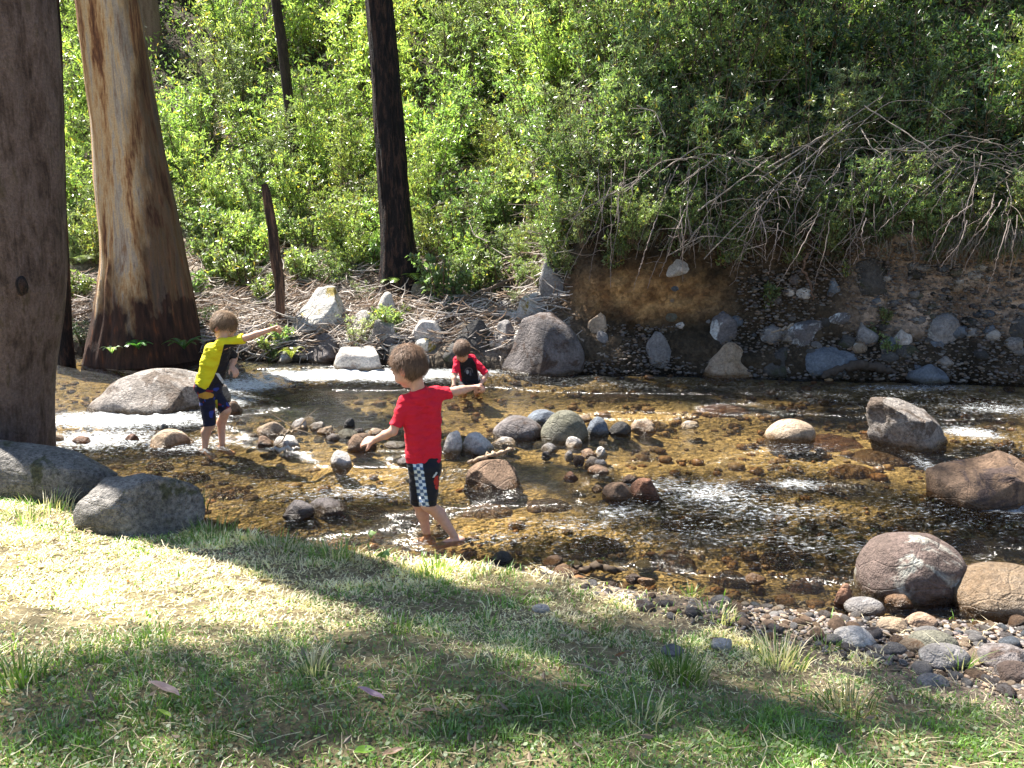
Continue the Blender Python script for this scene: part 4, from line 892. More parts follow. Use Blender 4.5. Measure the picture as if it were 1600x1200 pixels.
def undergrowth():
    rg = np.random.default_rng(9); b = Bag(); n = 170000
    X = rg.uniform(-14, 14, n); t = rg.uniform(5.3, 10.8, n); k = (wB(X) > .5) | (t > 6.5); X = X[k]; t = t[k]; n = len(X)
    Y, z = bankpt(X, t); p = np.stack([X, Y, z + rg.random(n) ** 1.5 * (.25 + .9 * sstep(7, 10, t))], -1)
    V, Fc, C = leaves_at(rg, p, (.06, .13), .35, .2, ((.05, .08, .03), (.14, .18, .06), (.22, .15, .06))); b.add(V, Fc, C)
    tag(link('undergrowth', b.mesh('undergrowth', [LEAF], False)), 'low leafy ground cover under the shrubs of the far slope', 'ground cover', kind='stuff')
undergrowth()
lap('b')
# ------------------------------------------------------------------ people: one continuous body surface each
class Vol:
    def __init__(s, lo, hi, h):
        s.lo = np.array(lo, float); s.h = h; s.n = np.ceil((np.array(hi) - s.lo) / h).astype(int) + 1
        s.D = np.full(s.n, 0.05, np.float32)
        s.ax = [s.lo[i] + np.arange(s.n[i]) * h for i in range(3)]
    def box(s, lo, hi):
        a = np.clip(np.floor((np.array(lo) - s.lo) / s.h).astype(int), 0, s.n - 1); b = np.clip(np.ceil((np.array(hi) - s.lo) / s.h).astype(int) + 1, a + 1, s.n)
        sl = tuple(slice(int(a[i]), int(b[i])) for i in range(3))
        g = np.stack(np.meshgrid(*[s.ax[i][sl[i]] for i in range(3)], indexing='ij'), -1)
        return sl, g
    def join(s, sl, d, k):
        A = s.D[sl]
        if k > 0:
            hh = np.maximum(k - np.abs(A - d), 0) / k; s.D[sl] = np.minimum(A, d) - hh * hh * k * .25
        else: s.D[sl] = np.minimum(A, d)
    def cap(s, p0, p1, r0, r1, k=.012, flat=(0, 0)):
        p0 = np.asarray(p0, float); p1 = np.asarray(p1, float); m = max(r0, r1) + .045
        sl, g = s.box(np.minimum(p0, p1) - m, np.maximum(p0, p1) + m)
        ab = p1 - p0; L = np.linalg.norm(ab) + 1e-9; t0 = ((g - p0) @ ab) / L ** 2; t = np.clip(t0, 0, 1)
        d = np.linalg.norm(g - p0 - t[..., None] * ab, axis=-1) - (r0 + (r1 - r0) * t)
        if flat[0]: d = np.maximum(d, -t0 * L)
        if flat[1]: d = np.maximum(d, (t0 - 1) * L)
        s.join(sl, d, k)
    def ell(s, c, r, R=None, k=.01, sub=False):
        c = np.asarray(c, float); r = np.asarray(r, float); m = r.max() + .045
        sl, g = s.box(c - m, c + m); q = g - c
        if R is not None: q = q @ np.asarray(R)      # columns of R are the local axes
        k0 = np.linalg.norm(q / r, axis=-1); k1 = np.linalg.norm(q / r ** 2, axis=-1) + 1e-9; d = k0 * (k0 - 1) / k1
        if sub: s.D[sl] = np.maximum(s.D[sl], -d)
        else: s.join(sl, d, k)
    def cut(s, p, n):
        p = np.asarray(p); n = np.asarray(n, float); n /= np.linalg.norm(n)
        g = np.stack(np.meshgrid(*s.ax, indexing='ij'), -1); s.D = np.maximum(s.D, ((g - p) @ n).astype(np.float32))
    def wrinkle(s, amp, sc, seed, stretch=(1, 1, 1)):
        sl = np.abs(s.D) < .02; idx = np.argwhere(sl); p = s.lo + idx * s.h
        s.D[sl] += (amp * fbm(p * sc * np.array(stretch), seed, 3)).astype(np.float32)
    def mesh(s):
        D = s.D; neg = D < 0; n = D.shape
        c = np.zeros((n[0] - 1, n[1] - 1, n[2] - 1), bool)
        co = [(i, j, k) for i in (0, 1) for j in (0, 1) for k in (0, 1)]
        def at(o, A): return A[o[0]:n[0] - 1 + o[0], o[1]:n[1] - 1 + o[1], o[2]:n[2] - 1 + o[2]]
        cntn = sum(at(o, neg).astype(np.int8) for o in co); act = (cntn > 0) & (cntn < 8); ijk = np.argwhere(act)
        vid = np.full(act.shape, -1, np.int32); vid[act] = np.arange(len(ijk))
        acc = np.zeros((len(ijk), 3)); w_ = np.zeros(len(ijk))
        for a in co:
            for ax in range(3):
                if a[ax]: continue
                b = list(a); b[ax] = 1
                da = D[ijk[:, 0] + a[0], ijk[:, 1] + a[1], ijk[:, 2] + a[2]]; db = D[ijk[:, 0] + b[0], ijk[:, 1] + b[1], ijk[:, 2] + b[2]]
                cr = (da < 0) != (db < 0); t = np.where(cr, da / np.where(cr, da - db, 1), 0)
                p = np.tile(np.array(a, float), (len(ijk), 1)); p[:, ax] += t; acc[cr] += p[cr]; w_[cr] += 1
        V = s.lo + (ijk + acc / w_[:, None]) * s.h
        Fs = []
        for ax in range(3):
            o1, o2 = [(1, 2), (2, 0), (0, 1)][ax]
            sl0 = [slice(None)] * 3; sl1 = [slice(None)] * 3; sl0[ax] = slice(0, -1); sl1[ax] = slice(1, None)
            A = neg[tuple(sl0)]; B = neg[tuple(sl1)]; e = np.argwhere(A != B); fl = A[tuple(e.T)]
            ok = (e[:, o1] > 0) & (e[:, o2] > 0) & (e[:, o1] < n[o1] - 1) & (e[:, o2] < n[o2] - 1); e = e[ok]; fl = fl[ok]
            q = []
            for d1, d2 in ((-1, -1), (0, -1), (0, 0), (-1, 0)):
                x = e.copy(); x[:, o1] += d1; x[:, o2] += d2; q.append(vid[tuple(x.T)])
            q = np.stack(q, -1); q[~fl] = q[~fl][:, ::-1]; Fs.append(q)
        Fc = np.concatenate(Fs); Fc = Fc[(Fc >= 0).all(1)]
        # one light smoothing pass
        E = np.concatenate([Fc[:, [0, 1]], Fc[:, [1, 2]], Fc[:, [2, 3]], Fc[:, [3, 0]]]); S_ = np.zeros_like(V); N_ = np.zeros(len(V))
        for a, b in ((0, 1), (1, 0)): np.add.at(S_, E[:, a], V[E[:, b]]); np.add.at(N_, E[:, a], 1)
        V = V * .5 + .5 * S_ / np.maximum(N_, 1)[:, None]
        return V, Fc
def proj(V):
    y = V[:, 1] * CT - (V[:, 2] - CAM_H) * ST; u = V[:, 1] * ST + (V[:, 2] - CAM_H) * CT
    return 800 + F * V[:, 0] / y, 600 - F * u / y
def unit(v): v = np.asarray(v, float); return v / np.linalg.norm(v)

def skin_mat():
    m = M('skin', 0.5, 0.35); c = m.attr('Col'); p = m.pos()
    m.base(m.mix(1.0, c, m.ramp(m.noise(p, 45, 4), [(0.3, 0.9), (0.7, 1.08)]), 'MULTIPLY')); m.b.inputs['Subsurface Weight'].default_value = 0.12
    m.b.inputs['Subsurface Radius'].default_value = (0.02, 0.008, 0.004); m.b.inputs['Subsurface Scale'].default_value = 0.5
    m.normal(m.bump(m.noise(p, 180, 3), 0.001, 0.5)); return m.m
def cloth_mat():
    m = M('swim_cloth', 0.75, 0.25); c = m.attr('Col'); p = m.pos(); m.base(c)
    m.b.inputs['Sheen Weight'].default_value = 0.05
    m.normal(m.bump(m.noise(m.mapp(p, (1, 1, 2.2)), 8, 2), 0.03, 0.9)); return m.m
def hair_mat(): 
    m = M('hair', 0.55, 0.3); c = m.attr('Col'); p = m.pos()
    m.base(m.mix(1.0, c, m.ramp(m.noise(m.mapp(p, (1, 1, .35)), 130, 3), [(0.3, 0.6), (0.7, 1.4)]), 'MULTIPLY')); m.normal(m.bump(m.noise(m.mapp(p, (1, 1, .3)), 150, 3), 0.004, 0.8)); return m.m
SKIN, CLOTH, HAIR = skin_mat(), cloth_mat(), hair_mat()

def hand(v, wr, d, pn, s=1.0, curl=.35, thumb=1, spread=.12, rk=.8):
    """palm, four bent fingers of unequal length and a thumb leaving the side of the palm; pn = palm normal"""
    d = unit(d); pn = unit(np.asarray(pn) - d * np.dot(pn, d)); sd = np.cross(d, pn) * thumb
    kn = []
    for i, (off, ln) in enumerate(((.021, .92), (.0075, 1.0), (-.007, .95), (-.020, .78))):
        a = wr + sd * off * .55 * s; b = wr + d * (.050 - .004 * abs(i - 1.2)) * s + sd * off * s
        v.cap(a, b, .0095 * s, .0085 * s, .008); kn.append((b, ln, off))
    for b, ln, off in kn:
        dr = unit(d + sd * off * spread * 40 * .1); p = b; ang = curl
        for L, r0, r1 in ((.024, .0075, .007), (.017, .007, .0062), (.013, .0062, .0052)):
            dd = dr * math.cos(ang) + pn * math.sin(ang); q = p + dd * L * ln * s; v.cap(p, q, r0 * s, r1 * s, .002); p = q; ang += curl * 1.15
    p = wr + d * .014 * s + sd * .016 * s; q = p + unit(d * .55 + sd * .8 + pn * .35) * .026 * s; v.cap(p, q, .0095 * s, .008 * s, .006)
    r = q + unit(d * .85 + sd * .25 + pn * (.3 + curl)) * .022 * s; v.cap(q, r, .0078 * s, .006 * s, .003)
def foot(v, an, d, s=1.0):
    d = unit(d); up = np.array([0, 0, 1.0]); up = unit(up - d * np.dot(up, d)); sd = np.cross(d, up)
    v.ell(an - d * .018 * s - up * .022 * s, (.026 * s, .023 * s, .022 * s), np.stack([d, sd, up], 1), .012)
    for o in (-.014, 0, .014): v.cap(an - up * .018 * s, an + d * .085 * s - up * .03 * s + sd * o * s, .018 * s, .0125 * s, .012)
    for i in range(5): 
        b = an + d * (.088 - .005 * i) * s - up * .031 * s + sd * (.018 - .009 * i) * s; v.cap(b, b + d * .018 * s, (.0085 - .0007 * i) * s, (.007 - .0006 * i) * s, .002)

def boy(label, root, J, head_c, hf, hs, skin, hairc, shirt_col, shorts_col, hands, feet, seed, torso, shorts_leg, sleeve_end=(1, 1), collar=.0, crown_c=None, neck_r=.034, arm_r=1.0, tor_r=1.0):
    e = empty('person', root); tag(e, label, 'child'); rt = np.asarray(root, float)
    pts = np.array([J[k] for k in J] + [head_c]); lo = pts.min(0) - .17; hi = pts.max(0) + .17
    f = unit(hf); r = unit(np.cross(f, [0, 0, 1])); u = np.cross(r, f); R = np.stack([f, r, u], 1); H = lambda a, b, c: head_c + hs * (f * a + r * b + u * c)
    v = Vol(lo, hi, .004)
    # torso, neck
    for a, b in torso: v.cap(J[a], J[b], .050 * tor_r, .046 * tor_r, .05)
    mid = (J['shL'] + J['shR']) / 2; v.cap(mid, H(-.015, 0, -.06), neck_r * 1.1, neck_r, .03)
    for s_ in 'LR':
        v.cap(mid, J['sh' + s_], .04 * tor_r, .034 * tor_r, .03); v.cap(J['sh' + s_], J['el' + s_], .030 * arm_r, .0235 * arm_r, .02)
        v.cap(J['el' + s_], J['el' + s_] * .6 + J['wr' + s_] * .4, .0235 * arm_r, .0235 * arm_r, .015); v.cap(J['el' + s_] * .6 + J['wr' + s_] * .4, J['wr' + s_], .0235 * arm_r, .0155 * arm_r, .015)
        v.cap(J['hi' + s_], J['kn' + s_], .056, .037, .03); m_ = J['kn' + s_] * .68 + J['an' + s_] * .32; bk = J.get('calf' + s_, m_)
        v.cap(J['kn' + s_], bk, .036, .035, .02); v.cap(bk, J['an' + s_], .034, .0205, .02)
    for wr, d, pn, kw in hands: hand(v, J[wr], d, pn, **kw)
    for an, d, s_ in feet: foot(v, J[an], d, s_)
    # head: skull, face, jaw, nose, lips, brow, ears, cheeks
    v.ell(H(-.006, 0, .012), np.array((.090, .071, .086)) * hs, R, .01); v.ell(H(.022, 0, -.035), np.array((.062, .056, .060)) * hs, R, .03)
    v.ell(H(.055, 0, -.082), np.array((.020, .022, .017)) * hs, R, .025); v.cap(H(.078, 0, -.008), H(.096, 0, -.036), .007 * hs, .0105 * hs, .012)
    for b in (-1, 1):
        v.ell(H(.056, b * .036, -.045), np.array((.024, .022, .022)) * hs, R, .02); v.ell(H(-.004, b * .073, -.022), np.array((.017, .007, .026)) * hs, R, .006)
        v.ell(H(-.001, b * .081, -.019), np.array((.008, .005, .014)) * hs, R, sub=True); v.cap(H(.083, b * .015, .012), H(.072, b * .045, .012), .007 * hs, .006 * hs, .012)
        v.ell(H(.086, b * .030, -.008), np.array((.010, .013, .009)) * hs, R, sub=True); v.ell(H(.074, b * .030, -.008), np.array((.011, .012, .011)) * hs, R, .002)
        v.cap(H(.083, 0, -.061), H(.077, b * .018, -.063), .0065 * hs, .004 * hs, .006)
    V, Fc = v.mesh(); q = (V - head_c) @ R / hs; C = np.tile(np.array(skin, float), (len(V), 1))
    near = np.linalg.norm(q, axis=1) < .14
    for b in (-1, 1):
        dd = np.linalg.norm((q - [.084, b * .030, -.008]) / [.02, .010, .006], axis=1); C[near & (dd < 1)] = (.55, .5, .47); dd = np.linalg.norm((q - [.084, b * .030, -.008]) / [.02, .005, .005], axis=1); C[near & (dd < 1)] = (.03, .02, .015)
        dd = np.linalg.norm((q - [.082, b * .030, .014]) / [.02, .017, .004], axis=1); C[near & (dd < 1)] = np.array(hairc) * .8
        dd = np.linalg.norm((q - [-.004, b * .078, -.022]) / [.022, .02, .03], axis=1); C[near & (dd < 1)] = np.array(skin) * (1.0, .72, .66)
    dd = np.linalg.norm((q - [.084, 0, -.062]) / [.02, .020, .007], axis=1); C[near & (dd < 1)] = np.array(skin) * (.9, .55, .55)
    link('body', mesh_np('body', V - rt, [Fc], [SKIN], col=C), e)
    # hair
    v = Vol(head_c - .14, head_c + .14, .0035)
    v.ell(H(-.010, 0, .018), np.array((.094, .076, .088)) * hs, R, 0); v.ell(H(-.035, 0, -.025), np.array((.063, .065, .061)) * hs, R, .02)
    v.wrinkle(.004, 55, seed, (1, 1, .5))
    fr = unit(f * .83 - u * .56); v.cut(head_c + hs * fr * .052, fr) if False else None
    g = np.stack(np.meshgrid(*v.ax, indexing='ij'), -1); qq = (g - head_c) @ R / hs
    face = np.minimum(qq[..., 0] - .022 - .030 * np.clip((qq[..., 2] - .01) / .03, -1.4, 1) + .003 * fbm(g * 130, seed, 2), (.040 - qq[..., 2]))
    v.D = np.maximum(v.D, np.minimum(face, .05) * hs); v.D = np.maximum(v.D, (-.078 - qq[..., 2] - .25 * qq[..., 0]) * hs)
    for b in (-1, 1): v.ell(H(.002, b * .080, -.028), np.array((.020, .022, .026)) * hs, R, sub=True)
    V, Fc = v.mesh(); t = np.clip(.5 + fbm(V * 60, seed + 1, 3), 0, 1)[:, None]; C = np.array(hairc) * (.75 + .5 * t)
    ho = link('hair', mesh_np('hair', V - rt, [Fc], [HAIR], col=C), e)
    rg = np.random.default_rng(seed); k = rg.integers(0, len(V), 12000); p = V[k]; q = (p - head_c); n = q / np.linalg.norm(q, axis=1)[:, None]
    wh = unit(u * 1.0 - f * .35) if crown_c is None else unit(crown_c); fl = n - wh; fl -= n * (fl * n).sum(1)[:, None]; fl /= np.linalg.norm(fl, axis=1)[:, None] + 1e-6; fl += rg.normal(size=fl.shape) * .22
    fl += np.cross(n, wh) * .35
    L = rg.uniform(.014, .036, (len(p), 1)) * hs; sd = np.cross(fl, n); sd /= np.linalg.norm(sd, axis=1)[:, None] + 1e-6; w_ = .00065
    p = p - n * .001; a = p + fl * L * .5 + n * L * .16; b = p + fl * L + n * L * .02
    VV = np.stack([p - sd * w_, p + sd * w_, a + sd * w_, a - sd * w_, b], 1).reshape(-1, 3); i = np.arange(len(p))[:, None] * 5
    CC = np.repeat(np.array(hairc) * rg.uniform(.6, 1.5, (len(p), 1)), 5, 0)
    link('hair_strands', mesh_np('hair_strands', VV - rt, [i + [0, 1, 2, 3], i + [3, 2, 4]], [HAIR], col=CC), ho)
    # shirt
    v = Vol(lo, hi, .004)
    for a, b in torso: v.cap(J[a], J[b], .058 * tor_r, .056 * tor_r, .05, flat=(0, 1))
    for s_, en in zip('LR', sleeve_end):
        v.cap(mid, J['sh' + s_], .046 * tor_r, .041 * tor_r, .03); v.cap(J['sh' + s_], J['sh' + s_] + (J['el' + s_] - J['sh' + s_]) * en, .039 * arm_r, .035 * arm_r, .025, flat=(0, 1))
    nd = unit(H(-.015, 0, -.06) - mid); v.cap(mid, mid + nd * (.045 + collar), neck_r * 1.55, neck_r * 1.28, .02, flat=(0, 1))
    v.wrinkle(.011, 12, seed + 3, (1, 1, 1.9)); v.wrinkle(.005, 30, seed + 4, (1, 1, 1.5))
    V, Fc = v.mesh(); link('shirt', mesh_np('shirt', V - rt, [Fc], [CLOTH], col=shirt_col(V, *proj(V))), e)
    # shorts
    v = Vol(lo, hi, .004); v.cap(J['hiL'], J['hiR'], .058, .058, .04)
    for a, b in torso: v.cap(J[b] + (J[a] - J[b]) * .10, J[b] + (J[a] - J[b]) * -.05, .050 * tor_r, .054 * tor_r, .04)
    for s_, en in zip('LR', shorts_leg): v.cap(J['hi' + s_], J['hi' + s_] + (J['kn' + s_] - J['hi' + s_]) * en, .060, .049, .015, flat=(0, 1))
    v.wrinkle(.007, 14, seed + 6, (1, 1, 1.5))
    V, Fc = v.mesh(); link('shorts', mesh_np('shorts', V - rt, [Fc], [CLOTH], col=shorts_col(V, *proj(V))), e)
    return e
def solid(c): return lambda V, px, py: np.tile(np.array(c, float), (len(V), 1))
def JJ(Y0, d): return {k: Q(x, y, Y0 + dy) for k, (x, y, dy) in d.items()}
BLK = (.012, .012, .018)
# --- boy in red, back to the camera
Y0 = 4.42
J = JJ(Y0, dict(shL=(634, 627, -.035), shR=(679, 617, .045), elL=(614, 674, -.07), wrL=(584, 688, .02), elR=(713, 611, .10), wrR=(737, 606, .19), wL=(651, 722, -.02), wR=(674, 722, .02), cL=(646, 640, -.02), cR=(673, 632, .03),
                hiL=(655, 738, .035), hiR=(670, 737, -.02), knL=(655, 786, .07), anL=(668, 838, .10), knR=(669, 788, -.03), anR=(711, 839, .0), calfR=(686, 803, .005), calfL=(660, 802, .09)))
def red_col(V, px, py): 
    C = np.tile(np.array((.62, .012, .035)), (len(V), 1)); return C
def checks(V, px, py):
    C = np.tile(np.array(BLK), (len(V), 1)); t = (py - 725) / 62; xc = 652.5 + 9.5 * t; u = (px - xc) / 7.8; n = V[:, 1] < Y0 + .03
    k = n & (np.abs(u) < 1) ; a = (np.floor((u + 1) * 1.5) + np.floor((py - 725) / 5.0)).astype(int) % 2
    C[k & (a == 0)] = (.62, .68, .75); C[k & (a == 1)] = (.06, .11, .22)
    r_ = n & (((px - 682) / 4.5) ** 2 + ((py - 752) / 11) ** 2 < 1 + .8 * noise3(V * 90, 3)); C[r_] = (.45, .03, .02); r2 = n & (np.abs(px - 680 + (py - 742) * .7) < 1.6) & (np.abs(py - 742) < 4); C[r2] = (.6, .6, .6)
    return C
boy('boy in red shirt and black shorts with a checkered strip, arms spread, back turned', Q(690, 850, Y0) * [1, 1, 0], J, Q(638, 571, Y0 + .005), (-.80, .42, -.42), 1.08, (.60, .34, .25), (.16, .095, .06),
    red_col, checks, [('wrL', Q(566, 690, Y0 + .06) - J['wrL'], (.25, .6, -.75), dict(s=1.12, curl=.22, thumb=1)), ('wrR', Q(752, 602, Y0 + .22) - J['wrR'], (0, -.4, -.9), dict(s=1.1, curl=1.15, thumb=-1))],
    [('anR', (-1, -.12, -.14), 1.25), ('anL', (-.8, .5, -.2), 1.2)], 21, [('cL', 'wL'), ('cR', 'wR')], (1.0, 1.0), sleeve_end=(.80, .72), collar=.012, neck_r=.036)
# small dark sandal behind his heel
sb = Bag(); sp = Q(727, 845, Y0 + .06)
Vv, Ff = rock_verts(3, 3, (.085, .05, .022), lump=.08, sq=.8, tilt=-.25); sb.add(Vv, Ff, (.01, .01, .012)); so = link('sandal', sb.mesh('sandal', [CLOTH]), loc=sp)
st_ = [(-.02 + .0 * a, math.cos(a) * .024, .008 + math.sin(a) * .022) for a in np.linspace(0, math.pi, 12)]; Vv, Ff = tube_arr(st_, np.full(12, .004), 6)
link('strap', mesh_np('strap', Vv, [Ff], [CLOTH], col=np.tile((.01, .01, .012), (len(Vv), 1))), so); tag(so, 'small black rubber sandal behind the heel of the boy in red', 'sandal')
# --- boy in yellow, reaching right
Y0 = 6.25
J = JJ(Y0, dict(shR=(347, 537, -.07), shL=(351, 540, .08), elR=(384, 528, -.10), wrR=(425, 514, -.07), elL=(366, 560, .15), wrL=(362, 573, .06), cL=(346, 549, .035), wL=(335, 600, .04), cR=(332, 549, -.045), wR=(317, 602, -.04),
                hiR=(322, 616, -.045), hiL=(334, 616, .045), knR=(328, 664, -.06), anR=(320, 700, -.05), knL=(353, 641, .03), anL=(347, 697, .06), calfR=(322, 675, -.045), calfL=(346, 660, .07)))
def yel_col(V, px, py):
    C = np.tile(np.array((.80, .72, .02)), (len(V), 1)); xb = np.interp(py, [525, 534, 570, 590, 610], [362, 351, 342, 334, 323]); k = (px > xb) & (py > 538 + np.clip(px - 352, 0, 40) * .0); C[k] = BLK
    k2 = (V[:, 1] > Y0 + .07) ; C[k2] = BLK; k3 = (px > 352) & (py > 537) & (V[:, 1] > Y0 - .04); C[k3] = BLK
    tt = (py - 583) / 16; s_ = (np.abs(px - (339 + 11 * tt)) < 2.8) & (tt > 0) & (tt < 1) & (V[:, 1] < Y0 + .05); C[s_] = (.6, .65, .72)
    cu = (py < 531) & (px > 336) & (px < 352) & (V[:, 1] > Y0 - .05); C[cu] = BLK
    return C
def print_col(V, px, py):
    C = np.tile(np.array((.012, .012, .03)), (len(V), 1)); a = noise3(V * 26, 4); b = noise3(V * 30 + 9, 5); c = noise3(V * 34 + 3, 6)
    C[a > .45] = (.22, .015, .02); C[b > .5] = (.03, .05, .25); k = (((px - 322) / 11) ** 2 + ((py - 618) / 5) ** 2 < 1 + .5 * c) & (V[:, 1] < Y0); C[k] = (.55, .28, .04)
    k = (np.abs(px - (339 + (667 - py) * -.02)) < 1.6) & (py > 625) & (V[:, 1] < Y0 + .02); C[k] = (.6, .5, .04); return C
boy('boy in yellow and black shirt and dark printed shorts stretching one arm right', Q(330, 700, Y0) * [1, 1, 0], J, Q(351, 509, Y0), (.80, -.22, -.58), 1.03, (.62, .36, .25), (.19, .12, .07),
    yel_col, print_col, [('wrR', Q(440, 510, Y0 - .06) - J['wrR'], (0, -.5, -.8), dict(s=1.1, curl=1.2, thumb=1)), ('wrL', (.6, -.45, -.5), (-.2, .2, -1), dict(s=1.05, curl=.5, thumb=-1))],
    [('anR', (.75, -.5, -.2), 1.2), ('anL', (.9, -.3, -.2), 1.2)], 22, [('cL', 'wL'), ('cR', 'wR')], (1.0, 1.0), sleeve_end=(.93, .9), collar=-.01, tor_r=1.12)
# --- boy crouching at the far side
Y0 = 8.05
J = JJ(Y0, dict(shR=(716, 563, -.05), shL=(737, 560, 0), elR=(710, 585, -.12), wrR=(709, 602, -.2), elL=(760, 585, -.05), wrL=(750, 602, -.16), cR=(722, 570, -.01), cL=(736, 569, .02), wR=(728, 594, .04), wL=(741, 593, .06),
                hiR=(729, 602, .05), hiL=(742, 601, .06), knR=(719, 609, -.08), anR=(726, 613, .22), knL=(752, 608, -.06), anL=(744, 612, .26)))
def navy(V, px, py):
    C = np.tile(np.array((.66, .012, .045)), (len(V), 1)); xl = np.interp(py, [555, 575, 600], [717, 719, 722]); xr = np.interp(py, [555, 570, 600], [736, 744, 749]); k = (px > xl) & (px < xr) & (py > 559) & (V[:, 1] < Y0 + .12); C[k] = BLK
    rr = np.hypot((px - 732.5) / 1.0, (py - 580.5) / 1.0); n = V[:, 1] < Y0 + .05; C[k & n & (rr > 5) & (rr < 6.6) & (py < 582)] = (.10, .10, .12); C[k & n & (np.hypot((px - 730.5) / 2.2, (py - 581) / 3.4) < 1)] = (.32, .33, .36); C[k & n & (np.abs(px - 735) < 1.2) & (np.abs(py - 583) < 4)] = (.09, .09, .11)
    k = (px >= xr) & (py > 572) & (px < 757) & (V[:, 1] > Y0 - .05); C[k & (px < xr + 5)] = (.6, .58, .6)
    return C
boy('boy with red sleeves and black shirt front crouching in the water, head down', Q(733, 612, Y0) * [1, 1, 0], J, Q(722, 548, Y0 - .10), (-.02, -.72, -.69), .95, (.60, .34, .24), (.12, .07, .045),
    navy, solid(BLK), [('wrR', (0, -.3, -1), (.3, 1, 0), dict(s=1.0, curl=.3, thumb=-1)), ('wrL', (-.5, -.3, -.9), (-.3, .9, 0), dict(s=1.0, curl=.3, thumb=1))],
    [('anR', (-.1, .9, -.4), 1.0), ('anL', (.1, .9, -.4), 1.0)], 23, [('cL', 'wL'), ('cR', 'wR')], (.95, .95), sleeve_end=(.95, .95), collar=-.02)
lap('c')
# ------------------------------------------------------------------ pebbles of the near shore
_psrc = [mesh_np('river_pebble', *((lambda a: (a[0], [a[1]]))(rock_verts(3, 400 + i, (1, .74, .45 if i % 2 else .58), lump=.14, fine=.02, planes=i % 3)))) for i in range(8)]
def gravel_w(X, Y):
    """how much of the near bank is bare gravel at this place"""
    X = np.asarray(X, float); d = np.interp(X, _tx, _tn) - Y
    lim = np.interp(X, [-.4, .2, .8, 1.4, 2.0, 2.6, 3.5], [.05, .14, .24, .42, .85, 1.4, 1.9])
    return np.where(d > -.3, sstep(lim + .12, lim - .08, d), 0.0)
PCOL = dict(grey='grey', pale='whitish', purple='mauve grey', tan='tan', brown='brown', orange='orange', blue='blue grey')
def pebbles():
    rg = np.random.default_rng(31); made = []; tries = 0
    while len(made) < 290 and tries < 60000:
        tries += 1; X = rg.uniform(-.3, 3.0); Y = rg.uniform(2.0, 4.15); pxx = 800 + F * X / (Y * CT + 1.7 * ST)
        if pxx > 1640: continue
        g = gravel_w(X, Y); d = float(np.interp(X, _tx, _tn)) - Y
        if rg.random() > g or d < -.12: continue
        s = rg.choice([.045, .06, .08, .11, .15], p=[.34, .32, .22, .09, .03]) * (0.68 + .25 * sstep(.6, 2, X)) * rg.uniform(.85, 1.15)
        if any((X - a) ** 2 + (Y - b) ** 2 < (.36 * (s + c)) ** 2 for a, b, c in made): continue
        made.append((X, Y, s)); h = float(zg(X, Y)); pm = PEB[rg.integers(len(PEB))]
        scatter_stone('river_pebble', f'{"large" if s > .09 else "middling" if s > .06 else "small"} {PCOL[pm]} pebble on the gravel shore {"near the brown shallows" if d < .3 else "beside the grass" if g < .9 else "in the middle of the gravel"}', 'pebbles of the near gravel shore', (X, Y, h + s * .13), s, rg.uniform(0, 6.3), pm, int(rg.integers(8)), srcs=_psrc, cat='pebble')
    print('pebbles', len(made), tries)
_inst.clear()
pebbles()
for i, (px, py, s, mt, lb) in enumerate([(1455, 1015, .20, 'olive', 'large flat grey green pebble in the sunny part of the gravel'), (1570, 1040, .21, 'purple', 'large upright mauve stone near the right edge of the gravel'), (1475, 1037, .20, 'grey', 'flat angular grey slab in the gravel beside a small puddle'), (1395, 985, .15, 'tan', 'tan egg shaped stone in the sunny gravel'),
        (1435, 978, .16, 'orange', 'salmon coloured flat pebble in the gravel'), (1350, 958, .19, 'grey', 'grey wedge stone at the edge of the brown shallows'), (1335, 1005, .18, 'pale', 'long pale flat stone at the grassy side of the gravel'), (1455, 1072, .12, 'grey', 'lone round grey stone in the dry grass below the gravel'),
        (1127, 1010, .10, 'pale', 'small whitish stone in the shaded grass'), (1050, 1022, .09, 'grey', 'half buried grey stone in the shaded grass'), (845, 955, .08, 'pale', 'white stone with a dark side in the grass below the water edge'), (992, 908, .10, 'purple', 'dark mauve round stone at the edge of the mud'), (1590, 1060, .16, 'purple', 'mauve flat stone cut by the right edge below the upright stone'), (1010, 912, .09, 'orange', 'pinkish stone beside the dark mauve one')]):
    h = hit(px, py); s = s * 1.0
    V, Fc = rock_verts(4, 700 + i, (s, s * .75, s * .5), lump=.13, planes=(i * 3) % 5)
    o = link('shore_stone', mesh_np('shore_stone', V, [Fc], [RM[mt]]), loc=(h[0], h[1], h[2] + s * .14)); tag(o, lb, 'stone')
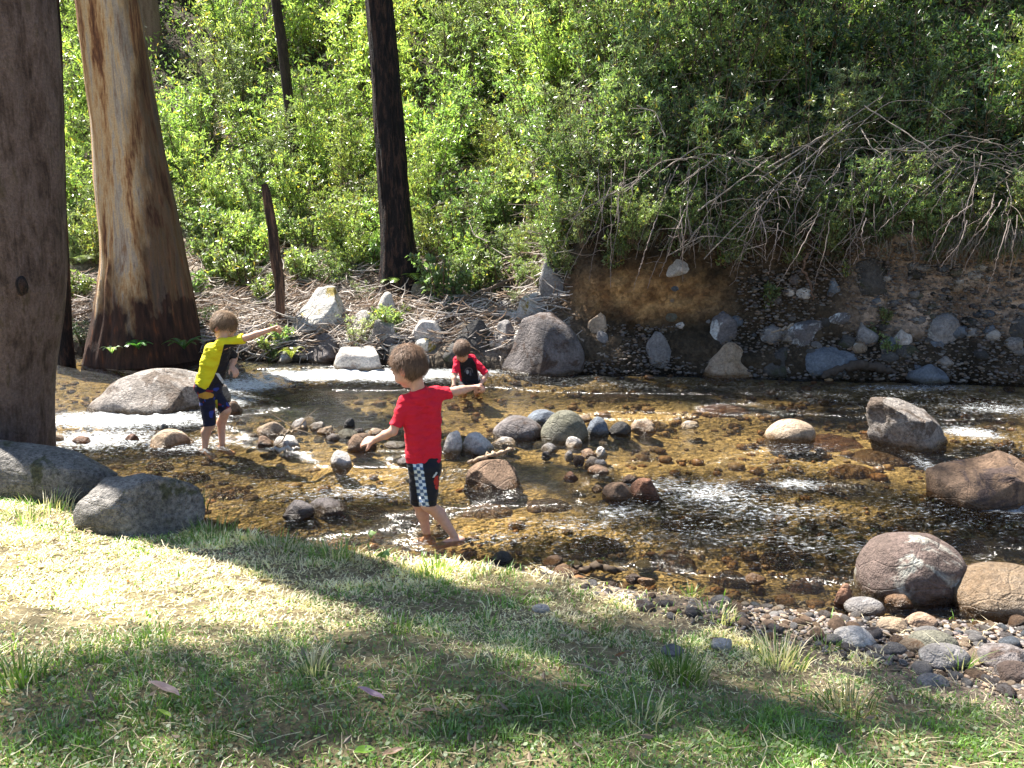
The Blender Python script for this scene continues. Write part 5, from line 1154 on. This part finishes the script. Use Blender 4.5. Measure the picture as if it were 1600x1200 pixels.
def small_gravel():
    rg = np.random.default_rng(41); V0, F0 = rock_verts(1, 1, (1, .8, .55), lump=.1); out = []; C = []; pal = np.array([(.18, .165, .155), (.28, .25, .225), (.17, .14, .135), (.22, .17, .125), (.12, .095, .08), (.27, .19, .135)])
    pts = []
    for _ in range(30000):
        X = rg.uniform(-.6, 3.3); Y = rg.uniform(2.0, 4.2)
        if rg.random() < gravel_w(X, Y) + .0: pts.append((X, Y, rg.choice([.012, .018, .028], p=[.4, .4, .2])))
    for _ in range(3000):   # cobbles of the river bed, seen through the water
        X = rg.uniform(-6, 6); a, b = float(np.interp(X, _tx, _tn)), float(np.interp(X, _tx, _tf)); Y = rg.uniform(a + .05, b - .05); pts.append((X, Y, -rg.choice([.04, .07, .11], p=[.5, .35, .15])))
    for _ in range(9000):   # stones held in the cut bank
        X = rg.uniform(.8, 6.5); t = rg.uniform(.3, 4.8); Y, z = bankpt(X, t)
        if X < 2.5 and z > .5: continue
        pts.append((X, float(Y) - .03, rg.choice([.02, .035, .055], p=[.5, .35, .15]), float(z)))
    for q in pts:
        s = abs(q[2]) * rg.uniform(.8, 1.25); a = rg.uniform(0, 6.28); ca, sa = math.cos(a), math.sin(a)
        V = V0 * s @ np.array([[ca, -sa, 0], [sa, ca, 0], [0, 0, 1]]).T; z = q[3] if len(q) > 3 else zg(q[0], q[1]) + s * .15
        out.append(V + [q[0], q[1], z]); c = pal[rg.integers(6)] * rg.uniform(.7, 1.2)
        if q[2] < 0: c = c * (.8, .55, .28)
        if len(q) > 3: c = c * .6
        C.append(np.tile(c, (len(V), 1)))
    n = len(pts); Fa = (F0[None] + (np.arange(n) * len(V0))[:, None, None]).reshape(-1, 3)
    tag(link('gravel', mesh_np('gravel', np.concatenate(out), [Fa], [col_mat('gravel_stone', .7, .4, 80)], col=np.concatenate(C))), 'countless small gravel of the shore, the river bed and the cut bank', 'gravel', kind='stuff')
small_gravel()

# ------------------------------------------------------------------ grass of the near bank
GR = {'g': ((.085, .16, .028), (.21, .33, .07)), 's': ((.48, .39, .245), (.82, .73, .54)), 'd': ((.06, .12, .03), (.12, .20, .05))}
def dryness(x, y):
    """straw where the bank is worn dry, green where it is watered: low near the camera, high by the left edge"""
    d = np.asarray(yn(x)) - y
    q = .50 + .55 * n2(x * 1.4 + 4, y * 1.9, 61) + .35 * n2(x * 5, y * 6, 62)
    q = q - .5 * sstep(.25, .5, n2(x * 3.1, y * 4, 68)) + .75 * np.exp(-((x + 2.1) / 1.5) ** 2 - ((y - 3.55) / .55) ** 2) + .22 * sstep(2.5, 3.3, y) - .33 * sstep(2.8, 2.3, y)
    return np.clip(q, 0, 1)
def grass():
    rg = np.random.default_rng(51); N = 330000
    x = rg.uniform(-3.9, 3.2, N); y = 1.45 + 3.7 * rg.random(N) ** 1.15
    pxx = 800 + F * x / (y * CT + 1.45 * ST); k = (pxx > -140) & (pxx < 1740) & (y < yn(x) - .0)
    k &= rg.random(N) < .22 + .78 * sstep(-.2, .25, n2(x * 3.4, y * 4.5, 63)); x = x[k]; y = y[k]
    gw = gravel_w(x, y); k = rg.random(len(x)) > gw * .965; x = x[k]; y = y[k]; n = len(x)
    d = yn(x) - y; z = near_z(x, d) + 0.035 * n2(x * 1.3, y * 1.3, 11) - .006
    dry = dryness(x, y); isdry = rg.random(n) < dry * .95; L = np.where(isdry, rg.uniform(.015, .05, n), rg.uniform(.018, .055, n)) * (1 + .7 * sstep(.1, .6, n2(x * 2.2, y * 2.2, 64)) + 1.0 * sstep(.35, .05, d)) * (.75 + .9 * sstep(.0, .55, n2(x * 9, y * 9, 66)))
    a = rg.uniform(0, 6.28, n); lean = np.where(isdry, rg.uniform(.5, 2.6, n), rg.uniform(.2, 1.1, n)); dx, dy = np.cos(a), np.sin(a); w_ = rg.uniform(.0012, .0026, n) * (1 + .5 * (y > 3))
    p = np.stack([x, y, z], -1); dr = np.stack([dx, dy, np.zeros(n)], -1); sd = np.stack([-dy, dx, np.zeros(n)], -1) * w_[:, None]; nm = np.sqrt(1 + lean ** 2)[:, None]; L = L[:, None]; up = np.array([0, 0, 1.0])
    m_ = p + (up + dr * lean[:, None] * .5) / nm * L * .55; t = p + (up * .85 + dr * lean[:, None]) / nm * L
    V = np.stack([p - sd, p + sd, m_ + sd * .9, m_ - sd * .9, t], 1).reshape(-1, 3); u = rg.random((n, 1))
    cg = np.array(GR['g'][0]) * (1 - u) + np.array(GR['g'][1]) * u; cs = np.array(GR['s'][0]) * (1 - u) + np.array(GR['s'][1]) * u; C = np.where(isdry[:, None], cs, cg) * (.72 + .45 * sstep(-.4, .4, n2(x * 2.5, y * 3.5, 67)))[:, None]
    i = np.arange(n)[:, None] * 5
    tag(link('grass', mesh_np('grass', V, [i + [0, 1, 2, 3], i + [3, 2, 4]], [LEAF_G], smooth=False, col=np.repeat(C, 5, 0))), 'short patchy grass, green and straw coloured, covering the near bank', 'grass', kind='stuff')
    # clover like leaves low in the green
    n = 30000; x = rg.uniform(-2.6, 2.6, n); y = rg.uniform(1.5, 3.4, n); k = (rg.random(n) > dryness(x, y) * 1.15) & (y < yn(x) - .3); x = x[k]; y = y[k]
    gw = gravel_w(x, y); k = gw < .3; x = x[k]; y = y[k]; n = len(x)
    z = near_z(x, yn(x) - y) + 0.035 * n2(x * 1.3, y * 1.3, 11) + rg.uniform(.004, .028, n); r = rg.uniform(.004, .0085, n)[:, None]; c = np.stack([x, y, z], -1)
    th = np.arange(6) / 6 * 6.283; nn = rg.normal(size=(n, 3)) * .35 + [0, 0, 1]; nn /= np.linalg.norm(nn, axis=1)[:, None]; A = np.cross(nn, rg.normal(size=(n, 3))); A /= np.linalg.norm(A, axis=1)[:, None]; B = np.cross(nn, A)
    V = (c[:, None] + r[:, None] * (np.cos(th)[None, :, None] * A[:, None] + np.sin(th)[None, :, None] * B[:, None] * .8)).reshape(-1, 3); u = rg.random((n, 1)); C = np.array((.06, .11, .03)) * (1 - u) + np.array((.15, .23, .08)) * u
    tag(link('clover', mesh_np('clover', V, [np.arange(n * 6).reshape(n, 6)], [LEAF_G], smooth=False, col=np.repeat(C, 6, 0))), 'low round leaved clover growing in the greener grass', 'clover', kind='stuff')
    # cut straw lying loose
    b = Bag(); V_ = []; n = 3000; x = rg.uniform(-3.4, 2.8, n); y = rg.uniform(1.6, 4.6, n); k = y < yn(x) - .03; x = x[k]; y = y[k]; n = len(x); z = near_z(x, yn(x) - y) + 0.035 * n2(x * 1.3, y * 1.3, 11) + rg.uniform(.01, .035, n)
    a = rg.uniform(0, 3.14, n); L = rg.uniform(.02, .11, n) * .5; c = np.stack([x, y, z], -1); d = np.stack([np.cos(a) * L, np.sin(a) * L, rg.normal(size=n) * .008], -1); s_ = np.stack([-np.sin(a), np.cos(a), np.zeros(n)], -1) * .0014 ; bend = s_ * rg.normal(size=(n, 1)) * 6
    V = np.stack([c - d - s_, c - d + s_, c + bend + s_ + [0, 0, .003], c + bend - s_ + [0, 0, .003], c + d + s_, c + d - s_], 1).reshape(-1, 3); i = np.arange(n)[:, None] * 6; u = rg.random((n, 1)); C = np.array((.36, .27, .17)) * (1 - u) + np.array((.70, .60, .42)) * u
    tag(link('loose_straw', mesh_np('loose_straw', V, [i + [0, 1, 2, 3], i + [3, 2, 4, 5]], [LEAF_G], smooth=False, col=np.repeat(C, 6, 0))), 'loose dead straw and stalks lying on the near bank', 'straw', kind='stuff')
grass()
def leaf_litter():
    rg = np.random.default_rng(88); n = 900; x = rg.uniform(-3.2, 2.9, n); y = rg.uniform(1.5, 4.5, n); k = y < yn(x) - .05; x = x[k]; y = y[k]; n = len(x); z = near_z(x, yn(x) - y) + 0.035 * n2(x * 1.3, y * 1.3, 11) + rg.uniform(.012, .03, n)
    o = rg.normal(size=(n, 3)) * [1, 1, .12]; o /= np.linalg.norm(o, axis=1)[:, None]
    V, Fc, C = leaves_at(rg, np.stack([x, y, z], -1), (.02, .055), .34, .0, ((.12, .08, .055), (.42, .31, .22), (.30, .13, .07)), o * 2.2)
    tag(link('leaf_litter', mesh_np('leaf_litter', V, [Fc], [LEAF_G], smooth=False, col=C)), 'small dead leaves and bark flakes strewn through the near grass', 'leaf litter', kind='stuff')
leaf_litter()
def tuft(label, px, py, n, H, R, seed, pal='g', W=.004, lean=.5, name='grass_tuft', cat='grass tuft', group=None):
    h = hit(px, py); rg = np.random.default_rng(seed); b = Bag(); n = int(n * 1.6); W *= .7; lean += .3; R *= 1.15; H *= .9
    for i in range(n):
        a = rg.uniform(0, 6.28); s = np.array([math.cos(a), math.sin(a), 0]) * R * math.sqrt(rg.random()) + [0, 0, -.01]; l = H * rg.uniform(.45, 1); ln = lean * rg.uniform(.1, 1.2); dr = np.array([math.cos(a), math.sin(a), 0])
        sd = np.array([-math.sin(a), math.cos(a), 0]) if rg.random() < .5 else np.array([1.0, 0, 0]); k = np.linspace(0, 1, 6)[:, None]; c = s + k * [0, 0, l] * (1 - .25 * ln * k) + dr * ln * l * k ** 2 * .8
        w_ = W * (1 - k ** 1.6) + .0003; V = np.concatenate([c - sd * w_, c + sd * w_]); Fc = np.array([[j, j + 1, j + 7, j + 6] for j in range(5)])
        p_ = 's' if rg.random() < (.25 if pal == 'g' else .6) else pal if pal != 's' else 'g'; u = rg.random(); b.add(V, Fc, np.array(GR[p_][0]) * (1 - u) + np.array(GR[p_][1]) * u)
    o = link(name, b.mesh(name, [LEAF_G], False), loc=h); return tag(o, label, cat, group)
tuft('tall bright green grass clump at the water edge right of the speckled boulder', 303, 800, 46, .20, .07, 1, W=.0055, lean=.35)
tuft('thin green grass clump standing in the shallows behind the speckled boulder', 262, 775, 22, .17, .05, 2, W=.005, lean=.3)
tuft('grass clump below the bare feet of the boy in red', 680, 898, 60, .13, .07, 3)
tuft('wispy grass clump with bent stalks left of the boy in red', 520, 870, 50, .14, .10, 4)
tuft('bright sunlit grass clump in the lower middle of the bank', 1062, 1060, 90, .15, .09, 5)
tuft('shaded green grass clump beside the gravel', 1215, 1035, 80, .15, .10, 6, 'd')
tuft('dark grass clump at the lower border of the gravel', 1330, 1110, 60, .13, .09, 7, 'd')
tuft('short dark tuft left of the middle of the bank', 490, 1050, 40, .12, .05, 8, 'd', W=.005)
tuft('grass clump in front of the long mossy boulder', 70, 800, 60, .16, .14, 9, 's')
tuft('straw coloured tuft left of the speckled boulder foot', 35, 815, 60, .13, .10, 10, 's')
tuft('grass fringe under the speckled boulder on its right', 330, 838, 80, .13, .14, 11)
tuft('tuft with long blades at the left edge of the green grass', 30, 1060, 50, .13, .07, 12)
tuft('long bladed tuft below the middle of the dry grass', 620, 985, 30, .11, .05, 13)
tuft('thin tuft between pebbles and dry grass', 1120, 965, 40, .11, .08, 14, 's')
tuft('long stalked tuft standing in the gravel near the small puddle', 1500, 1050, 16, .18, .03, 15, 's', W=.004, lean=.9)
tuft('dark bladed tuft in the bottom of the right grass', 1000, 1130, 50, .12, .08, 16, 'd')
tuft('grass fringe at the water edge left of the wispy clump', 430, 862, 70, .12, .13, 17)
tuft('dry fringe of grass at the muddy water edge', 760, 910, 100, .09, .10, 18, 's')
for i, (x, y) in enumerate([(150, 1040), (230, 1120), (330, 1160), (700, 1160), (830, 1020), (900, 1080), (1150, 1120), (1250, 1160), (560, 1140), (80, 1150), (760, 970), (940, 990), (1420, 1160), (640, 1060), (395, 900), (250, 990), (1080, 930), (1290, 1010)]):
    tuft('small green tuft standing a little above the short grass', x, y, 26, .085, .05, 30 + i, 'g', W=.0028, group='small tufts in the near grass')
def leaf(label, px, py, L, W, rz, c, curl=.25, tilt=.15, name='fallen_leaf'):
    h = hit(px, py); n = 14; k = np.linspace(0, 1, n); w_ = W * np.sin(math.pi * np.clip(k * .96 + .02, 0, 1)) ** .8 + .0006; V = []
    for s in (-1, -.5, 0, .5, 1): V.append(np.stack([(k - .5) * L, s * w_ * .5 + .10 * L * np.sin(k * 3), .25 * np.abs(s) * w_ + curl * L * (k - .5) ** 2 + .03 * L * np.sin(k * 9)], -1))
    V = np.concatenate(V); Fc = np.array([[a * n + j, a * n + j + 1, (a + 1) * n + j + 1, (a + 1) * n + j] for a in range(4) for j in range(n - 1)])
    col = np.tile(np.array(c), (len(V), 1)); col[2 * n:3 * n] *= .75; o = link(name, mesh_np(name, V, [Fc], [LEAF_G], col=col), loc=(h[0], h[1], h[2] + .03)); o.rotation_euler = (tilt, .1, rz); return tag(o, label, 'leaf')
leaf('long brown pointed gum leaf lying in the lower left grass', 257, 1093, .135, .026, -.45, (.40, .27, .24))
leaf('purplish curved gum leaf lying in the grass near the bottom', 580, 1100, .105, .021, -.5, (.27, .17, .25), .4)
leaf('small light brown leaf at the bottom edge in the middle', 615, 1192, .07, .02, .6, (.45, .30, .20))
leaf('bright green broad leaf at the bottom edge', 570, 1190, .06, .03, .3, (.20, .40, .04))
leaf('pale tan leaf standing in the grass in the lower middle', 968, 1052, .05, .02, 1.1, (.50, .42, .30), .3, .9)
leaf('yellow green blade like leaf in the lower left grass', 258, 1130, .06, .012, -.5, (.28, .42, .03))
leaf('brown leaf lying in the grass right of the purplish leaf', 668, 1125, .05, .015, .2, (.36, .22, .15))
leaf('long straw coloured stalk leaf lying in the shaded grass', 925, 1062, .16, .010, -.45, (.48, .40, .28), .05)
leaf('brown strip of bark lying across the grass below the stalk leaf', 898, 1086, .12, .012, -.05, (.36, .24, .14), .05, name='bark_strip')
leaf('pink grey leaf at the left in the dry grass', 275, 925, .05, .02, .4, (.33, .29, .30))
def weed(label, px, py, L, seed):
    h = hit(px, py); e = empty('leafy_weed', h); tag(e, label, 'plant'); rg = np.random.default_rng(seed); b = Bag(); V, F4 = tube_arr(resample([(0, 0, 0), (-.02, 0, L * .5), (.02, -.02, L)], 8), np.linspace(.003, .0018, 8), 5)
    link('stem', mesh_np('stem', V, [F4], [STEM], col=np.tile((.12, .18, .05), (len(V), 1))), e); V, Fc, C = leaves_at(rg, np.array([[.02, -.02, L], [0, 0, L * .8], [-.01, 0, L * .6], [.02, -.02, L * .97], [-.02, 0, L * .45]]), (.035, .06), .75, 0, ((.14, .25, .06), (.24, .36, .12)))
    link('leaves', mesh_np('leaves', V, [Fc], [LEAF_G], smooth=False, col=C), e)
weed('broad leaved weed leaning over the water left of the feet of the boy in red', 580, 872, .14, 71); weed('small broad leaved weed right of the leaning one', 600, 882, .09, 72)
lap('d')
